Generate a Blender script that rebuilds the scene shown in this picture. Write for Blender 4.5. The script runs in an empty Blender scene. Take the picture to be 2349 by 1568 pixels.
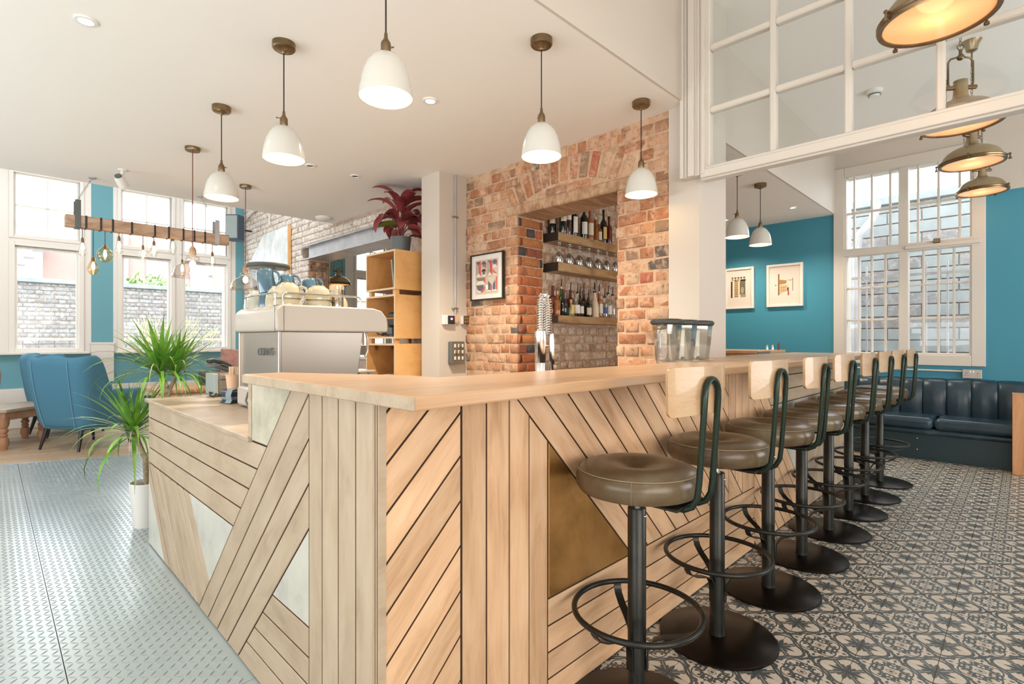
import bpy, math, random
from mathutils import Vector, Matrix
random.seed(7)
PI = math.pi
SC = bpy.context.scene
COL = SC.collection
R = math.radians

# ---------------------------------------------------------------- camera, world, lights, exposure
cam_d = bpy.data.cameras.new('camera')
cam = bpy.data.objects.new('camera', cam_d); COL.objects.link(cam)
cam.location = (0, 0, 1.235); cam.rotation_euler = (R(90), 0, R(44.737 - 90))
cam_d.sensor_width = 36; cam_d.lens = 1188.3 / 2349 * 36; cam_d.shift_y = -4.5 / 2349
cam_d.clip_start = 0.02; cam_d.clip_end = 200
SC.camera = cam
SC.view_settings.view_transform = 'Standard'; SC.view_settings.look = 'None'
SC.view_settings.gamma = 1; SC.view_settings.use_curve_mapping = False
SC.view_settings.exposure = 0.33
W = bpy.data.worlds.new('sky'); SC.world = W; W.use_nodes = True
bg = W.node_tree.nodes['Background']; bg.inputs[0].default_value = (0.90, 0.95, 1.0, 1); bg.inputs[1].default_value = 7.0

def area(name, loc, rot, sx, sy, power, color):
    l = bpy.data.lights.new(name, 'AREA'); l.shape = 'RECTANGLE'; l.size = sx; l.size_y = sy
    l.energy = power; l.color = color
    o = bpy.data.objects.new(name, l); COL.objects.link(o); o.location = loc; o.rotation_euler = rot
    return o
# added fill area lights off camera, in front of closed walls without windows
area('fill_west', (-3.12, 3.2, 1.6), (R(126), 0, R(-90)), 8.0, 2.0, 262, (0.92, 0.97, 1.0))
area('fill_front', (-0.6, -2.92, 1.7), (R(102), 0, 0), 4.2, 2.2, 150, (1.0, 0.91, 0.83))
area('fill_front', (5.2, -2.92, 1.7), (R(114), 0, 0), 3.6, 2.2, 125, (0.97, 0.97, 0.96))

# ---------------------------------------------------------------- node helpers
class Nd:
    def __init__(s, nt, k): s.nt = nt; s.k = k
    def m(s, op, *a):
        n = s.nt.nodes.new('ShaderNodeMath'); n.operation = op
        for i, x in enumerate(a):
            if isinstance(x, Nd): s.nt.links.new(x.k, n.inputs[i])
            else: n.inputs[i].default_value = x
        return Nd(s.nt, n.outputs[0])
    def __add__(s, o): return s.m('ADD', s, o)
    def __radd__(s, o): return s.m('ADD', s, o)
    def __sub__(s, o): return s.m('SUBTRACT', s, o)
    def __rsub__(s, o): return s.m('SUBTRACT', o, s)
    def __mul__(s, o): return s.m('MULTIPLY', s, o)
    def __rmul__(s, o): return s.m('MULTIPLY', s, o)
    def __truediv__(s, o): return s.m('DIVIDE', s, o)
    def ab(s): return s.m('ABSOLUTE', s)
    def mx(s, o): return s.m('MAXIMUM', s, o)
    def mn(s, o): return s.m('MINIMUM', s, o)
    def lt(s, o): return s.m('LESS_THAN', s, o)
    def gt(s, o): return s.m('GREATER_THAN', s, o)
    def sq(s): return s.m('SQRT', s)

def new_mat(name):
    m = bpy.data.materials.new(name); m.use_nodes = True
    nt = m.node_tree
    return m, nt, nt.nodes['Principled BSDF']
def rgba(c): return (c[0], c[1], c[2], 1)
def plain(name, c, rough=0.5, metal=0, bump=0, bscale=60, spec=None, coat=0, var=0, emit=0):
    m, nt, b = new_mat(name)
    b.inputs['Base Color'].default_value = rgba(c); b.inputs['Roughness'].default_value = rough
    b.inputs['Metallic'].default_value = metal
    if spec is not None: b.inputs['Specular IOR Level'].default_value = spec
    if coat: b.inputs['Coat Weight'].default_value = coat
    if emit:
        b.inputs['Emission Color'].default_value = rgba(c); b.inputs['Emission Strength'].default_value = emit
    if bump or var:
        tc = nt.nodes.new('ShaderNodeTexCoord'); no = nt.nodes.new('ShaderNodeTexNoise')
        no.inputs['Scale'].default_value = bscale; no.inputs['Detail'].default_value = 4
        nt.links.new(tc.outputs['Object'], no.inputs['Vector'])
        if bump:
            bp = nt.nodes.new('ShaderNodeBump'); bp.inputs['Strength'].default_value = bump; bp.inputs['Distance'].default_value = 0.002
            nt.links.new(no.outputs[0], bp.inputs['Height']); nt.links.new(bp.outputs[0], b.inputs['Normal'])
        if var:
            n2 = nt.nodes.new('ShaderNodeTexNoise'); n2.inputs['Scale'].default_value = 5; n2.inputs['Detail'].default_value = 5
            nt.links.new(tc.outputs['Object'], n2.inputs['Vector'])
            r = nt.nodes.new('ShaderNodeValToRGB')
            r.color_ramp.elements[0].position = 0.3; r.color_ramp.elements[1].position = 0.7
            r.color_ramp.elements[0].color = rgba([x * (1 - var) for x in c]); r.color_ramp.elements[1].color = rgba([min(1, x * (1 + var)) for x in c])
            nt.links.new(n2.outputs[0], r.inputs[0]); nt.links.new(r.outputs[0], b.inputs['Base Color'])
    return m
def ramp(nt, fac, stops):
    r = nt.nodes.new('ShaderNodeValToRGB'); cr = r.color_ramp
    while len(cr.elements) < len(stops): cr.elements.new(0.5)
    for e, (p, c) in zip(cr.elements, stops): e.position = p; e.color = rgba(c)
    nt.links.new(fac, r.inputs[0]); return r.outputs[0]
def mixc(nt, fac, a, b, mode='MIX'):
    n = nt.nodes.new('ShaderNodeMix'); n.data_type = 'RGBA'; n.blend_type = mode
    for s, x in ((n.inputs[0], fac), (n.inputs[6], a), (n.inputs[7], b)):
        if hasattr(x, 'is_output'): nt.links.new(x, s)
        elif isinstance(x, (tuple, list)): s.default_value = rgba(x)
        else: s.default_value = x
    return n.outputs[2]
def coords(nt, scale=(1, 1, 1), rnd=True):
    tc = nt.nodes.new('ShaderNodeTexCoord'); mp = nt.nodes.new('ShaderNodeMapping')
    mp.inputs['Scale'].default_value = scale
    if rnd:
        oi = nt.nodes.new('ShaderNodeObjectInfo'); vm = nt.nodes.new('ShaderNodeVectorMath'); vm.operation = 'SCALE'
        vm.inputs[0].default_value = (37, 53, 71); nt.links.new(oi.outputs['Random'], vm.inputs['Scale'])
        nt.links.new(vm.outputs[0], mp.inputs['Location'])
    nt.links.new(tc.outputs['Object'], mp.inputs[0]); return mp.outputs[0]
def noise(nt, vec, scale, detail=5, rough=0.55, dist=0):
    n = nt.nodes.new('ShaderNodeTexNoise'); n.inputs['Scale'].default_value = scale; n.inputs['Detail'].default_value = detail
    n.inputs['Roughness'].default_value = rough; n.inputs['Distortion'].default_value = dist
    nt.links.new(vec, n.inputs['Vector']); return n.outputs[0]
def bump(nt, b, h, strength, dist=0.002):
    bp = nt.nodes.new('ShaderNodeBump'); bp.inputs['Strength'].default_value = strength; bp.inputs['Distance'].default_value = dist
    nt.links.new(h, bp.inputs['Height']); nt.links.new(bp.outputs[0], b.inputs['Normal'])
def wood(name, dark, mid, light, rough=0.5, grain=(1.6, 9, 9), var=0.12, knots=False, coat=0):
    m, nt, b = new_mat(name)
    v = coords(nt, grain)
    n1 = noise(nt, v, 1.6, 6, 0.6, 0.6)
    c = ramp(nt, n1, [(0.3, dark), (0.5, mid), (0.72, light)])
    v2 = coords(nt, (grain[0] * 2, grain[1] * 8, grain[2] * 8))
    n2 = noise(nt, v2, 2.0, 3)
    c = mixc(nt, 0.12, c, ramp(nt, n2, [(0.35, [x * 0.75 for x in mid]), (0.6, light)]))
    if knots:
        vv = coords(nt, (5.5, 0, 3.2)); vo = nt.nodes.new('ShaderNodeTexVoronoi'); vo.inputs['Scale'].default_value = 1.0
        nt.links.new(vv, vo.inputs['Vector'])
        k = ramp(nt, vo.outputs['Distance'], [(0.07, (1, 1, 1)), (0.13, (0.3, 0.3, 0.3)), (0.24, (0, 0, 0))])
        c = mixc(nt, k, c, [x * 0.45 for x in dark])
    oi = nt.nodes.new('ShaderNodeObjectInfo')
    hv = nt.nodes.new('ShaderNodeHueSaturation')
    mr = nt.nodes.new('ShaderNodeMapRange'); mr.inputs['To Min'].default_value = 1 - var; mr.inputs['To Max'].default_value = 1 + var
    nt.links.new(oi.outputs['Random'], mr.inputs[0]); nt.links.new(mr.outputs[0], hv.inputs['Value'])
    nt.links.new(c, hv.inputs['Color']); nt.links.new(hv.outputs[0], b.inputs['Base Color'])
    b.inputs['Roughness'].default_value = rough
    if coat: b.inputs['Coat Weight'].default_value = coat
    bump(nt, b, n2, 0.15)
    return m
def glassy(name, tint=(1, 1, 1), lo=0.06, hi=0.7, rough=0.0):
    m = bpy.data.materials.new(name); m.use_nodes = True; nt = m.node_tree
    nt.nodes.remove(nt.nodes['Principled BSDF']); out = nt.nodes['Material Output']
    t = nt.nodes.new('ShaderNodeBsdfTransparent'); t.inputs[0].default_value = rgba(tint)
    g = nt.nodes.new('ShaderNodeBsdfGlossy'); g.inputs['Roughness'].default_value = rough
    lw = nt.nodes.new('ShaderNodeLayerWeight'); lw.inputs[0].default_value = 0.25
    mr = nt.nodes.new('ShaderNodeMapRange'); mr.inputs['To Min'].default_value = lo; mr.inputs['To Max'].default_value = hi
    nt.links.new(lw.outputs['Facing'], mr.inputs[0])
    mx = nt.nodes.new('ShaderNodeMixShader'); nt.links.new(mr.outputs[0], mx.inputs[0])
    nt.links.new(t.outputs[0], mx.inputs[1]); nt.links.new(g.outputs[0], mx.inputs[2]); nt.links.new(mx.outputs[0], out.inputs[0])
    return m
def emitter(name, c, s):
    m = bpy.data.materials.new(name); m.use_nodes = True; nt = m.node_tree
    nt.nodes.remove(nt.nodes['Principled BSDF']); e = nt.nodes.new('ShaderNodeEmission')
    e.inputs[0].default_value = rgba(c); e.inputs[1].default_value = s
    nt.links.new(e.outputs[0], nt.nodes['Material Output'].inputs[0]); return m

def brick_mat(name, stops, pale, palef):
    m, nt, b = new_mat(name)
    oi = nt.nodes.new('ShaderNodeObjectInfo')
    base = ramp(nt, oi.outputs['Random'], stops)
    for r_ in nt.nodes:
        if r_.type == 'VALTORGB': r_.color_ramp.interpolation = 'CONSTANT'
    v = coords(nt)
    n1 = noise(nt, v, 9, 7, 0.7, 0.4)
    c = mixc(nt, ramp(nt, n1, [(palef[0], (0, 0, 0)), (palef[1], (1, 1, 1))]), base, pale)
    n2 = noise(nt, v, 32, 4, 0.7)
    c = mixc(nt, ramp(nt, n2, [(0.26, (0.85, 0.85, 0.85)), (0.48, (0, 0, 0))]), c, (0.16, 0.085, 0.05))
    nt.links.new(c, b.inputs['Base Color']); b.inputs['Roughness'].default_value = 0.9
    bump(nt, b, n1, 0.7, 0.01)
    return m
def mottled(name, stops, scale=6, rough=0.9, bmp=0.5, rnd=False, metal=0, dist=0.3):
    m, nt, b = new_mat(name)
    v = coords(nt, rnd=rnd); n = noise(nt, v, scale, 8, 0.65, dist)
    nt.links.new(ramp(nt, n, stops), b.inputs['Base Color']); b.inputs['Roughness'].default_value = rough
    b.inputs['Metallic'].default_value = metal
    if bmp: bump(nt, b, n, bmp, 0.006)
    return m

M = {}
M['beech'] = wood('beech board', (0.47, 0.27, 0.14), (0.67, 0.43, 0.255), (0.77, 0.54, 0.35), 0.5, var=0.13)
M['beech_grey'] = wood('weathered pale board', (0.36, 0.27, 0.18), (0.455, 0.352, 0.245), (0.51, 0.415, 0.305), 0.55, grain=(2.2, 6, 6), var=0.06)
M['beech_top'] = wood('beech worktop', (0.46, 0.265, 0.14), (0.555, 0.34, 0.19), (0.62, 0.41, 0.25), 0.32, grain=(1.0, 10, 10), var=0.02)
M['low_top'] = wood('pale worktop', (0.34, 0.255, 0.17), (0.445, 0.345, 0.245), (0.51, 0.415, 0.315), 0.42, grain=(3, 4, 4), var=0.02)
M['ply'] = wood('plywood', (0.55, 0.27, 0.08), (0.72, 0.40, 0.15), (0.80, 0.50, 0.23), 0.45, grain=(1.5, 5, 1.2), var=0.05, knots=True)
M['ply_edge'] = plain('plywood edge', (0.70, 0.54, 0.36), 0.6); M['ply_dim'] = plain('plywood layer', (0.20, 0.11, 0.055), 0.7)
M['stool_ply'] = wood('bent birch ply', (0.42, 0.255, 0.125), (0.51, 0.335, 0.18), (0.56, 0.39, 0.23), 0.35, grain=(2, 9, 9), var=0.03, coat=0.3)
M['shelf_wood'] = wood('oiled pine', (0.20, 0.10, 0.04), (0.42, 0.24, 0.10), (0.55, 0.35, 0.17), 0.4, grain=(2.5, 9, 9), var=0.05)
M['lintel'] = wood('old timber', (0.24, 0.12, 0.06), (0.45, 0.27, 0.15), (0.60, 0.45, 0.32), 0.75, grain=(2, 9, 6), var=0.03)
M['beam'] = wood('reclaimed beam', (0.30, 0.17, 0.10), (0.47, 0.31, 0.21), (0.58, 0.43, 0.32), 0.7, grain=(3, 18, 12), var=0.03)
M['floorwood'] = wood('floor planks', (0.42, 0.28, 0.17), (0.58, 0.42, 0.27), (0.68, 0.54, 0.38), 0.35, grain=(1.2, 9, 9), var=0.14)
M['brown_wood'] = wood('turned hardwood', (0.24, 0.10, 0.05), (0.42, 0.22, 0.12), (0.52, 0.31, 0.19), 0.45, grain=(3, 3, 1), var=0.05)
M['orange_wood'] = wood('orange timber', (0.50, 0.20, 0.08), (0.68, 0.33, 0.15), (0.75, 0.42, 0.22), 0.4, grain=(8, 8, 1), var=0.03)
M['board_edge'] = plain('stained board edge', (0.20, 0.105, 0.05), 0.8)
M['gap'] = plain('dark joint', (0.035, 0.022, 0.015), 0.9)
M['marble'] = mottled('white marble', [(0.3, (0.33, 0.33, 0.29)), (0.44, (0.52, 0.51, 0.45)), (0.6, (0.58, 0.57, 0.50))], 3.2, 0.3, 0)
M['marble_grey'] = mottled('veined marble', [(0.3, (0.36, 0.35, 0.26)), (0.5, (0.52, 0.49, 0.38)), (0.7, (0.66, 0.61, 0.49))], 7, 0.35, 0)
M['brass'] = mottled('patinated brass', [(0.3, (0.24, 0.12, 0.03)), (0.5, (0.50, 0.26, 0.08)), (0.72, (0.64, 0.36, 0.13))], 2.2, 0.36, 0, metal=0.85)
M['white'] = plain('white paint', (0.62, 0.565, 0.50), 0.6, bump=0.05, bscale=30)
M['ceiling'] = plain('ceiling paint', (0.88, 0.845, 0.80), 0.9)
M['trim'] = plain('gloss trim paint', (0.66, 0.62, 0.56), 0.35)
M['win_trim'] = plain('lightened trim paint', (0.80, 0.755, 0.69), 0.35)  # trim paint made lighter to offset the backlight on the window frames
M['teal'] = plain('teal paint', (0.050, 0.27, 0.38), 0.55, bump=0.04)
M['teal_pale'] = plain('pale teal paint', (0.14, 0.36, 0.42), 0.6)
M['mortar'] = mottled('lime mortar', [(0.3, (0.38, 0.23, 0.14)), (0.5, (0.56, 0.37, 0.245)), (0.75, (0.66, 0.48, 0.34))], 12)
M['mortar_grey'] = mottled('grey mortar', [(0.3, (0.34, 0.25, 0.20)), (0.6, (0.52, 0.42, 0.36))], 12)
M['brick'] = brick_mat('old red brick', [(0, (0.42, 0.18, 0.09)), (0.2, (0.52, 0.26, 0.14)), (0.4, (0.57, 0.33, 0.20)), (0.55, (0.36, 0.19, 0.11)), (0.70, (0.60, 0.40, 0.26)), (0.84, (0.30, 0.19, 0.12)), (0.93, (0.13, 0.11, 0.095)), (0.965, (0.44, 0.14, 0.08))], (0.64, 0.42, 0.28), (0.47, 0.66))
M['brick_red'] = brick_mat('unpainted red brick', [(0, (0.42, 0.12, 0.045)), (0.28, (0.48, 0.19, 0.07)), (0.48, (0.30, 0.09, 0.05)), (0.66, (0.07, 0.065, 0.07)), (0.84, (0.45, 0.16, 0.06))], (0.55, 0.33, 0.2), (0.62, 0.75))
M['brick_white'] = brick_mat('whitewashed brick', [(0, (0.58, 0.42, 0.34)), (0.4, (0.66, 0.56, 0.48)), (0.8, (0.50, 0.31, 0.22))], (0.82, 0.77, 0.71), (0.36, 0.5))
M['brick_plaster'] = brick_mat('lightened brick', [(0, (0.52, 0.32, 0.21)), (0.4, (0.60, 0.40, 0.28)), (0.8, (0.44, 0.28, 0.19))], (0.76, 0.64, 0.52), (0.42, 0.6))  # colour raised in place of the light missing inside the alcove
M['brick_out'] = brick_mat('outdoor grey brick', [(0, (0.17, 0.175, 0.18)), (0.4, (0.21, 0.205, 0.205)), (0.8, (0.19, 0.18, 0.18))], (0.31, 0.31, 0.305), (0.45, 0.65))
M['black_metal'] = mottled('blackened steel', [(0.3, (0.012, 0.013, 0.012)), (0.65, (0.035, 0.036, 0.032))], 5, 0.33, 0, metal=0.6)
M['base_metal'] = mottled('dark base plate', [(0.3, (0.006, 0.005, 0.004)), (0.7, (0.022, 0.015, 0.011))], 4, 0.28, 0, metal=0.7)
M['green_metal'] = plain('dark green tube', (0.018, 0.034, 0.024), 0.28, 0.5)
M['chrome'] = plain('chrome', (0.80, 0.79, 0.77), 0.12, 1)
M['steel'] = plain('brushed steel', (0.44, 0.40, 0.355), 0.36, 1.0)
M['steel_grey'] = plain('grey steel beam', (0.46, 0.46, 0.48), 0.45, 0.4, var=0.15)
M['antique'] = mottled('antique brass', [(0.3, (0.14, 0.095, 0.05)), (0.7, (0.30, 0.21, 0.12))], 8, 0.3, 0, metal=0.9)
M['lamp_brass'] = mottled('lamp brass', [(0.3, (0.30, 0.23, 0.13)), (0.7, (0.47, 0.37, 0.23))], 3, 0.32, 0, metal=0.75)
M['enamel'] = plain('white enamel', (0.62, 0.61, 0.56), 0.16, coat=0.5)
M['enamel_in'] = plain('cream enamel inside', (0.90, 0.84, 0.70), 0.5)
M['cord'] = plain('black cord', (0.03, 0.02, 0.02), 0.8)
M['brown_cord'] = plain('brown twisted cord', (0.16, 0.06, 0.04), 0.8)
M['bulb'] = emitter('lit bulb', (1.0, 0.72, 0.38), 14)
M['filament'] = emitter('glowing filament', (1.0, 0.62, 0.25), 16)
M['spot'] = emitter('lit spot', (1.0, 0.90, 0.74), 7)
M['glass'] = glassy('clear glass', (0.97, 0.98, 0.97), 0.05, 0.55)
M['wine_glass'] = glassy('wine glass', (0.93, 0.92, 0.90), 0.16, 0.95, 0.02)
M['shade_glass'] = glassy('tinted lamp glass', (0.93, 0.89, 0.86), 0.08, 0.6)
M['pane'] = glassy('window pane', (0.96, 0.98, 0.98), 0.02, 0.16)
M['amber_glass'] = glassy('amber bulb glass', (1.0, 0.84, 0.66), 0.05, 0.4)
M['clear_plastic'] = glassy('clear jar plastic', (0.90, 0.91, 0.90), 0.10, 0.65, 0.03)
M['olive_leather'] = mottled('worn olive leather', [(0.3, (0.060, 0.034, 0.016)), (0.5, (0.115, 0.080, 0.042)), (0.72, (0.195, 0.16, 0.10))], 3.0, 0.30, 0.12, rnd=True)
M['navy_leather'] = mottled('worn navy leather', [(0.3, (0.010, 0.024, 0.040)), (0.6, (0.026, 0.056, 0.08)), (0.8, (0.08, 0.13, 0.155))], 2.5, 0.30, 0.1)
M['stitch'] = plain('pale piping', (0.26, 0.21, 0.14), 0.6)
M['blue_fabric'] = plain('blue felt', (0.070, 0.215, 0.325), 0.95, bump=0.5, bscale=260)
M['seam'] = plain('blue seam', (0.20, 0.40, 0.52), 0.9)
M['black_plastic'] = plain('black plastic', (0.02, 0.021, 0.022), 0.4)
M['lid_black'] = plain('soft black lid', (0.035, 0.04, 0.038), 0.45)
M['dark_leg'] = plain('black lacquer leg', (0.015, 0.017, 0.025), 0.3)
M['white_plastic'] = plain('white plastic', (0.78, 0.77, 0.74), 0.35)
M['cap_white'] = plain('white machine enamel', (0.50, 0.455, 0.40), 0.3)
M['mug_blue'] = plain('blue glaze', (0.065, 0.14, 0.20), 0.12, coat=0.6)
M['mug_cream'] = plain('cream glaze', (0.50, 0.44, 0.30), 0.16, coat=0.6, var=0.06)
M['mug_grey'] = plain('grey glaze', (0.47, 0.46, 0.39), 0.18, coat=0.5)
M['leaf'] = mottled('green leaf', [(0.3, (0.045, 0.15, 0.02)), (0.5, (0.13, 0.32, 0.04)), (0.7, (0.30, 0.50, 0.07))], 5, 0.35, 0, rnd=True)
M['leaf_dry'] = plain('dry pale leaf', (0.50, 0.48, 0.28), 0.5)
M['leaf_lime'] = plain('lime leaf', (0.22, 0.50, 0.07), 0.5); M['tree_leaf'] = plain('hazy tree leaf', (0.20, 0.30, 0.12), 0.6)  # tree leaf colour paled to imitate washed-out glare
M['leaf_red'] = mottled('crimson leaf', [(0.3, (0.15, 0.022, 0.028)), (0.6, (0.28, 0.055, 0.06)), (0.8, (0.37, 0.11, 0.10))], 4, 0.35, 0.1, rnd=True)
M['leaf_olive'] = plain('olive leaf', (0.16, 0.20, 0.03), 0.4)
M['trunk'] = mottled('dracaena trunk', [(0.3, (0.20, 0.15, 0.09)), (0.6, (0.42, 0.35, 0.24))], 30, 0.8)
M['soil'] = plain('dark soil', (0.05, 0.03, 0.02), 0.95)
M['pot_grey'] = plain('grey pot', (0.11, 0.125, 0.125), 0.5)
M['grinder'] = plain('grinder body', (0.50, 0.49, 0.43), 0.3)
M['beans'] = mottled('coffee beans', [(0.4, (0.10, 0.03, 0.01)), (0.6, (0.28, 0.11, 0.04))], 60, 0.5, 0.8)
M['tin'] = plain('tin shaker', (0.55, 0.51, 0.43), 0.16, 1)
M['printer'] = plain('taupe plastic', (0.17, 0.145, 0.115), 0.5)
M['printer_side'] = plain('grey green plastic', (0.30, 0.36, 0.35), 0.5)
M['paper'] = plain('paper', (0.82, 0.80, 0.76), 0.8)
M['cup_paper'] = plain('kraft cup', (0.72, 0.47, 0.31), 0.7)
M['stick'] = plain('wooden stirrer', (0.76, 0.55, 0.38), 0.7)
M['napkin'] = plain('navy napkin', (0.055, 0.075, 0.11), 0.9)
M['napkin2'] = plain('grey blue napkin', (0.22, 0.28, 0.31), 0.9)
M['menu'] = mottled('brown menu board', [(0.35, (0.13, 0.055, 0.05)), (0.65, (0.24, 0.12, 0.11))], 14, 0.6, 0)
M['yellow'] = plain('yellow paint', (0.85, 0.50, 0.02), 0.5)
M['frame_white'] = plain('white frame', (0.80, 0.74, 0.67), 0.4)
M['mat_card'] = plain('picture mount', (0.80, 0.72, 0.64), 0.8)
M['frame_black'] = plain('black frame', (0.02, 0.014, 0.012), 0.35)
M['amber_tube'] = plain('bronze switch plate', (0.22, 0.16, 0.10), 0.35, 0.8)
M['led'] = emitter('thermostat display', (0.75, 0.45, 1.0), 1.4)
M['metal_floor'] = mottled('blue grey floor plate', [(0.3, (0.36, 0.44, 0.455)), (0.7, (0.44, 0.515, 0.53))], 1.4, 0.34, 0, metal=0.0)
M['tread'] = plain('raised tread', (0.30, 0.37, 0.41), 0.25, 0.4)  # darker than the plate: shading of the treads put into their colour
M['concrete'] = mottled('outdoor render', [(0.3, (0.18, 0.20, 0.205)), (0.7, (0.28, 0.30, 0.30))], 3, 0.9, 0.2)
M['red_building'] = plain('red building', (0.28, 0.19, 0.165), 0.9)
M['soot'] = plain('grey ground', (0.35, 0.35, 0.33), 0.9)
M['tan_leather'] = plain('brown tub leather', (0.20, 0.13, 0.10), 0.4)
M['speaker'] = plain('blue grey speaker', (0.055, 0.085, 0.12), 0.55)
M['diffuser'] = plain('frosted diffuser', (0.95, 0.62, 0.40), 0.25)
M['canvas'] = mottled('pale print', [(0.4, (0.66, 0.72, 0.76)), (0.6, (0.92, 0.93, 0.93))], 4, 0.5, 0)

def ink(name, c): 
    k = 'ink_' + name
    if k not in M: M[k] = plain(k, c, 0.7)
    return M[k]

# ---------------------------------------------------------------- mesh builder
class MB:
    def __init__(s): s.v = []; s.f = []; s.mi = []; s.cur = 0
    def add(s, vs, fs, mat=None):
        o = len(s.v)
        if mat is not None: vs = [mat @ Vector(p) for p in vs]
        s.v += [tuple(p) for p in vs]; s.f += [tuple(i + o for i in f) for f in fs]; s.mi += [s.cur] * len(fs)
        return s
    def box(s, a, b, mat=None):
        x0, y0, z0 = a; x1, y1, z1 = b
        return s.add([(x0, y0, z0), (x1, y0, z0), (x1, y1, z0), (x0, y1, z0), (x0, y0, z1), (x1, y0, z1), (x1, y1, z1), (x0, y1, z1)],
                     [(3, 2, 1, 0), (4, 5, 6, 7), (0, 1, 5, 4), (1, 2, 6, 5), (2, 3, 7, 6), (3, 0, 4, 7)], mat)
    def cbox(s, a, b, c=0.004, mat=None):
        # box with chamfered edges along all twelve edges
        x0, y0, z0 = a; x1, y1, z1 = b
        c = min(c, (x1 - x0) / 2.5, (y1 - y0) / 2.5, (z1 - z0) / 2.5)
        vs = []; idx = {}
        for ix, X in enumerate((x0, x1)):
            for iy, Y in enumerate((y0, y1)):
                for iz, Z in enumerate((z0, z1)):
                    dx = c if ix == 0 else -c; dy = c if iy == 0 else -c; dz = c if iz == 0 else -c
                    for ax in range(3):
                        p = [X + dx, Y + dy, Z + dz]; p[ax] = (X, Y, Z)[ax]
                        idx[(ix, iy, iz, ax)] = len(vs); vs.append(tuple(p))
        fs = []
        for ax in range(3):
            for k in (0, 1):
                o = [i for i in range(3) if i != ax]
                q = []
                for (p, r) in ((0, 0), (1, 0), (1, 1), (0, 1)):
                    t = [0, 0, 0]; t[ax] = k; t[o[0]] = p; t[o[1]] = r; q.append(idx[(*t, ax)])
                if (k == 0) == (ax != 1): q.reverse()
                fs.append(tuple(q))
        for ax in range(3):
            o = [i for i in range(3) if i != ax]
            for p in (0, 1):
                for r in (0, 1):
                    t0 = [0, 0, 0]; t1 = [0, 0, 0]; t1[ax] = 1
                    for t in (t0, t1): t[o[0]] = p; t[o[1]] = r
                    q = [idx[(*t0, o[0])], idx[(*t1, o[0])], idx[(*t1, o[1])], idx[(*t0, o[1])]]
                    if ((p + r) % 2 == 0) == (ax != 1): q.reverse()
                    fs.append(tuple(q))
        for ix in (0, 1):
            for iy in (0, 1):
                for iz in (0, 1):
                    q = [idx[(ix, iy, iz, a_)] for a_ in range(3)]
                    if (ix + iy + iz) % 2 == 0: q.reverse()
                    fs.append(tuple(q))
        return s.add(vs, fs, mat)
    def lathe(s, prof, n=24, mat=None, cap=True, a0=0):
        vs = []; fs = []; k = len(prof)
        for i in range(n):
            a = 2 * PI * i / n + a0
            for r, z in prof: vs.append((r * math.cos(a), r * math.sin(a), z))
        for i in range(n):
            j = (i + 1) % n
            for q in range(k - 1): fs.append((i * k + q, j * k + q, j * k + q + 1, i * k + q + 1))
        if cap:
            if prof[0][0] > 1e-6: fs.append(tuple(i * k for i in reversed(range(n))))
            if prof[-1][0] > 1e-6: fs.append(tuple(i * k + k - 1 for i in range(n)))
        return s.add(vs, fs, mat)
    def cyl(s, p, r, h, n=20, mat=None, r2=None):
        T = Matrix.Translation(p)
        if mat is not None: T = mat @ T
        return s.lathe([(r, 0), (r if r2 is None else r2, h)], n, T)
    def rod(s, a, b, r, n=10, r2=None):
        a = Vector(a); b = Vector(b); d = b - a
        T = Matrix.Translation(a) @ d.to_track_quat('Z', 'Y').to_matrix().to_4x4()
        return s.lathe([(r, 0), (r if r2 is None else r2, d.length)], n, T)
    def tube(s, pts, r, n=8, closed=False, mat=None):
        pts = [Vector(p) for p in pts]; vs = []; fs = []; N = len(pts)
        rr = r if isinstance(r, (list, tuple)) else [r] * N
        t0 = (pts[1] - pts[0]).normalized()
        up = Vector((0, 0, 1)) if abs(t0.z) < 0.9 else Vector((1, 0, 0))
        nrm = (up - t0 * up.dot(t0)).normalized()
        for i, p in enumerate(pts):
            if closed: t = (pts[(i + 1) % N] - pts[i - 1]).normalized()
            else: t = (pts[min(i + 1, N - 1)] - pts[max(i - 1, 0)]).normalized()
            nrm = (nrm - t * nrm.dot(t)); nrm = nrm.normalized() if nrm.length > 1e-6 else t.orthogonal().normalized()
            bi = t.cross(nrm)
            for k in range(n):
                a = 2 * PI * k / n
                vs.append(p + (nrm * math.cos(a) + bi * math.sin(a)) * rr[i])
        for i in range(N if closed else N - 1):
            j = (i + 1) % N
            for k in range(n):
                l = (k + 1) % n
                fs.append((i * n + k, i * n + l, j * n + l, j * n + k))
        if not closed:
            fs.append(tuple(reversed(range(n)))); fs.append(tuple((N - 1) * n + k for k in range(n)))
        return s.add(vs, fs, mat)
    def ribbon(s, pts, ws, side, th=0.003, mat=None):
        # flat strip with thickness along pts; side: width direction (vector)
        pts = [Vector(p) for p in pts]; N = len(pts); vs = []; fs = []
        sd = Vector(side).normalized()
        for i, p in enumerate(pts):
            t = (pts[min(i + 1, N - 1)] - pts[max(i - 1, 0)]).normalized()
            u = (sd - t * sd.dot(t)).normalized(); w = ws[i] if isinstance(ws, (list, tuple)) else ws
            q = t.cross(u) * th / 2
            vs += [p - u * w / 2 - q, p + u * w / 2 - q, p + u * w / 2 + q, p - u * w / 2 + q]
        for i in range(N - 1):
            a = i * 4; b = a + 4
            for k in range(4): fs.append((a + k, a + (k + 1) % 4, b + (k + 1) % 4, b + k))
        fs.append((3, 2, 1, 0)); fs.append(tuple((N - 1) * 4 + k for k in range(4)))
        return s.add(vs, fs, mat)
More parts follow.
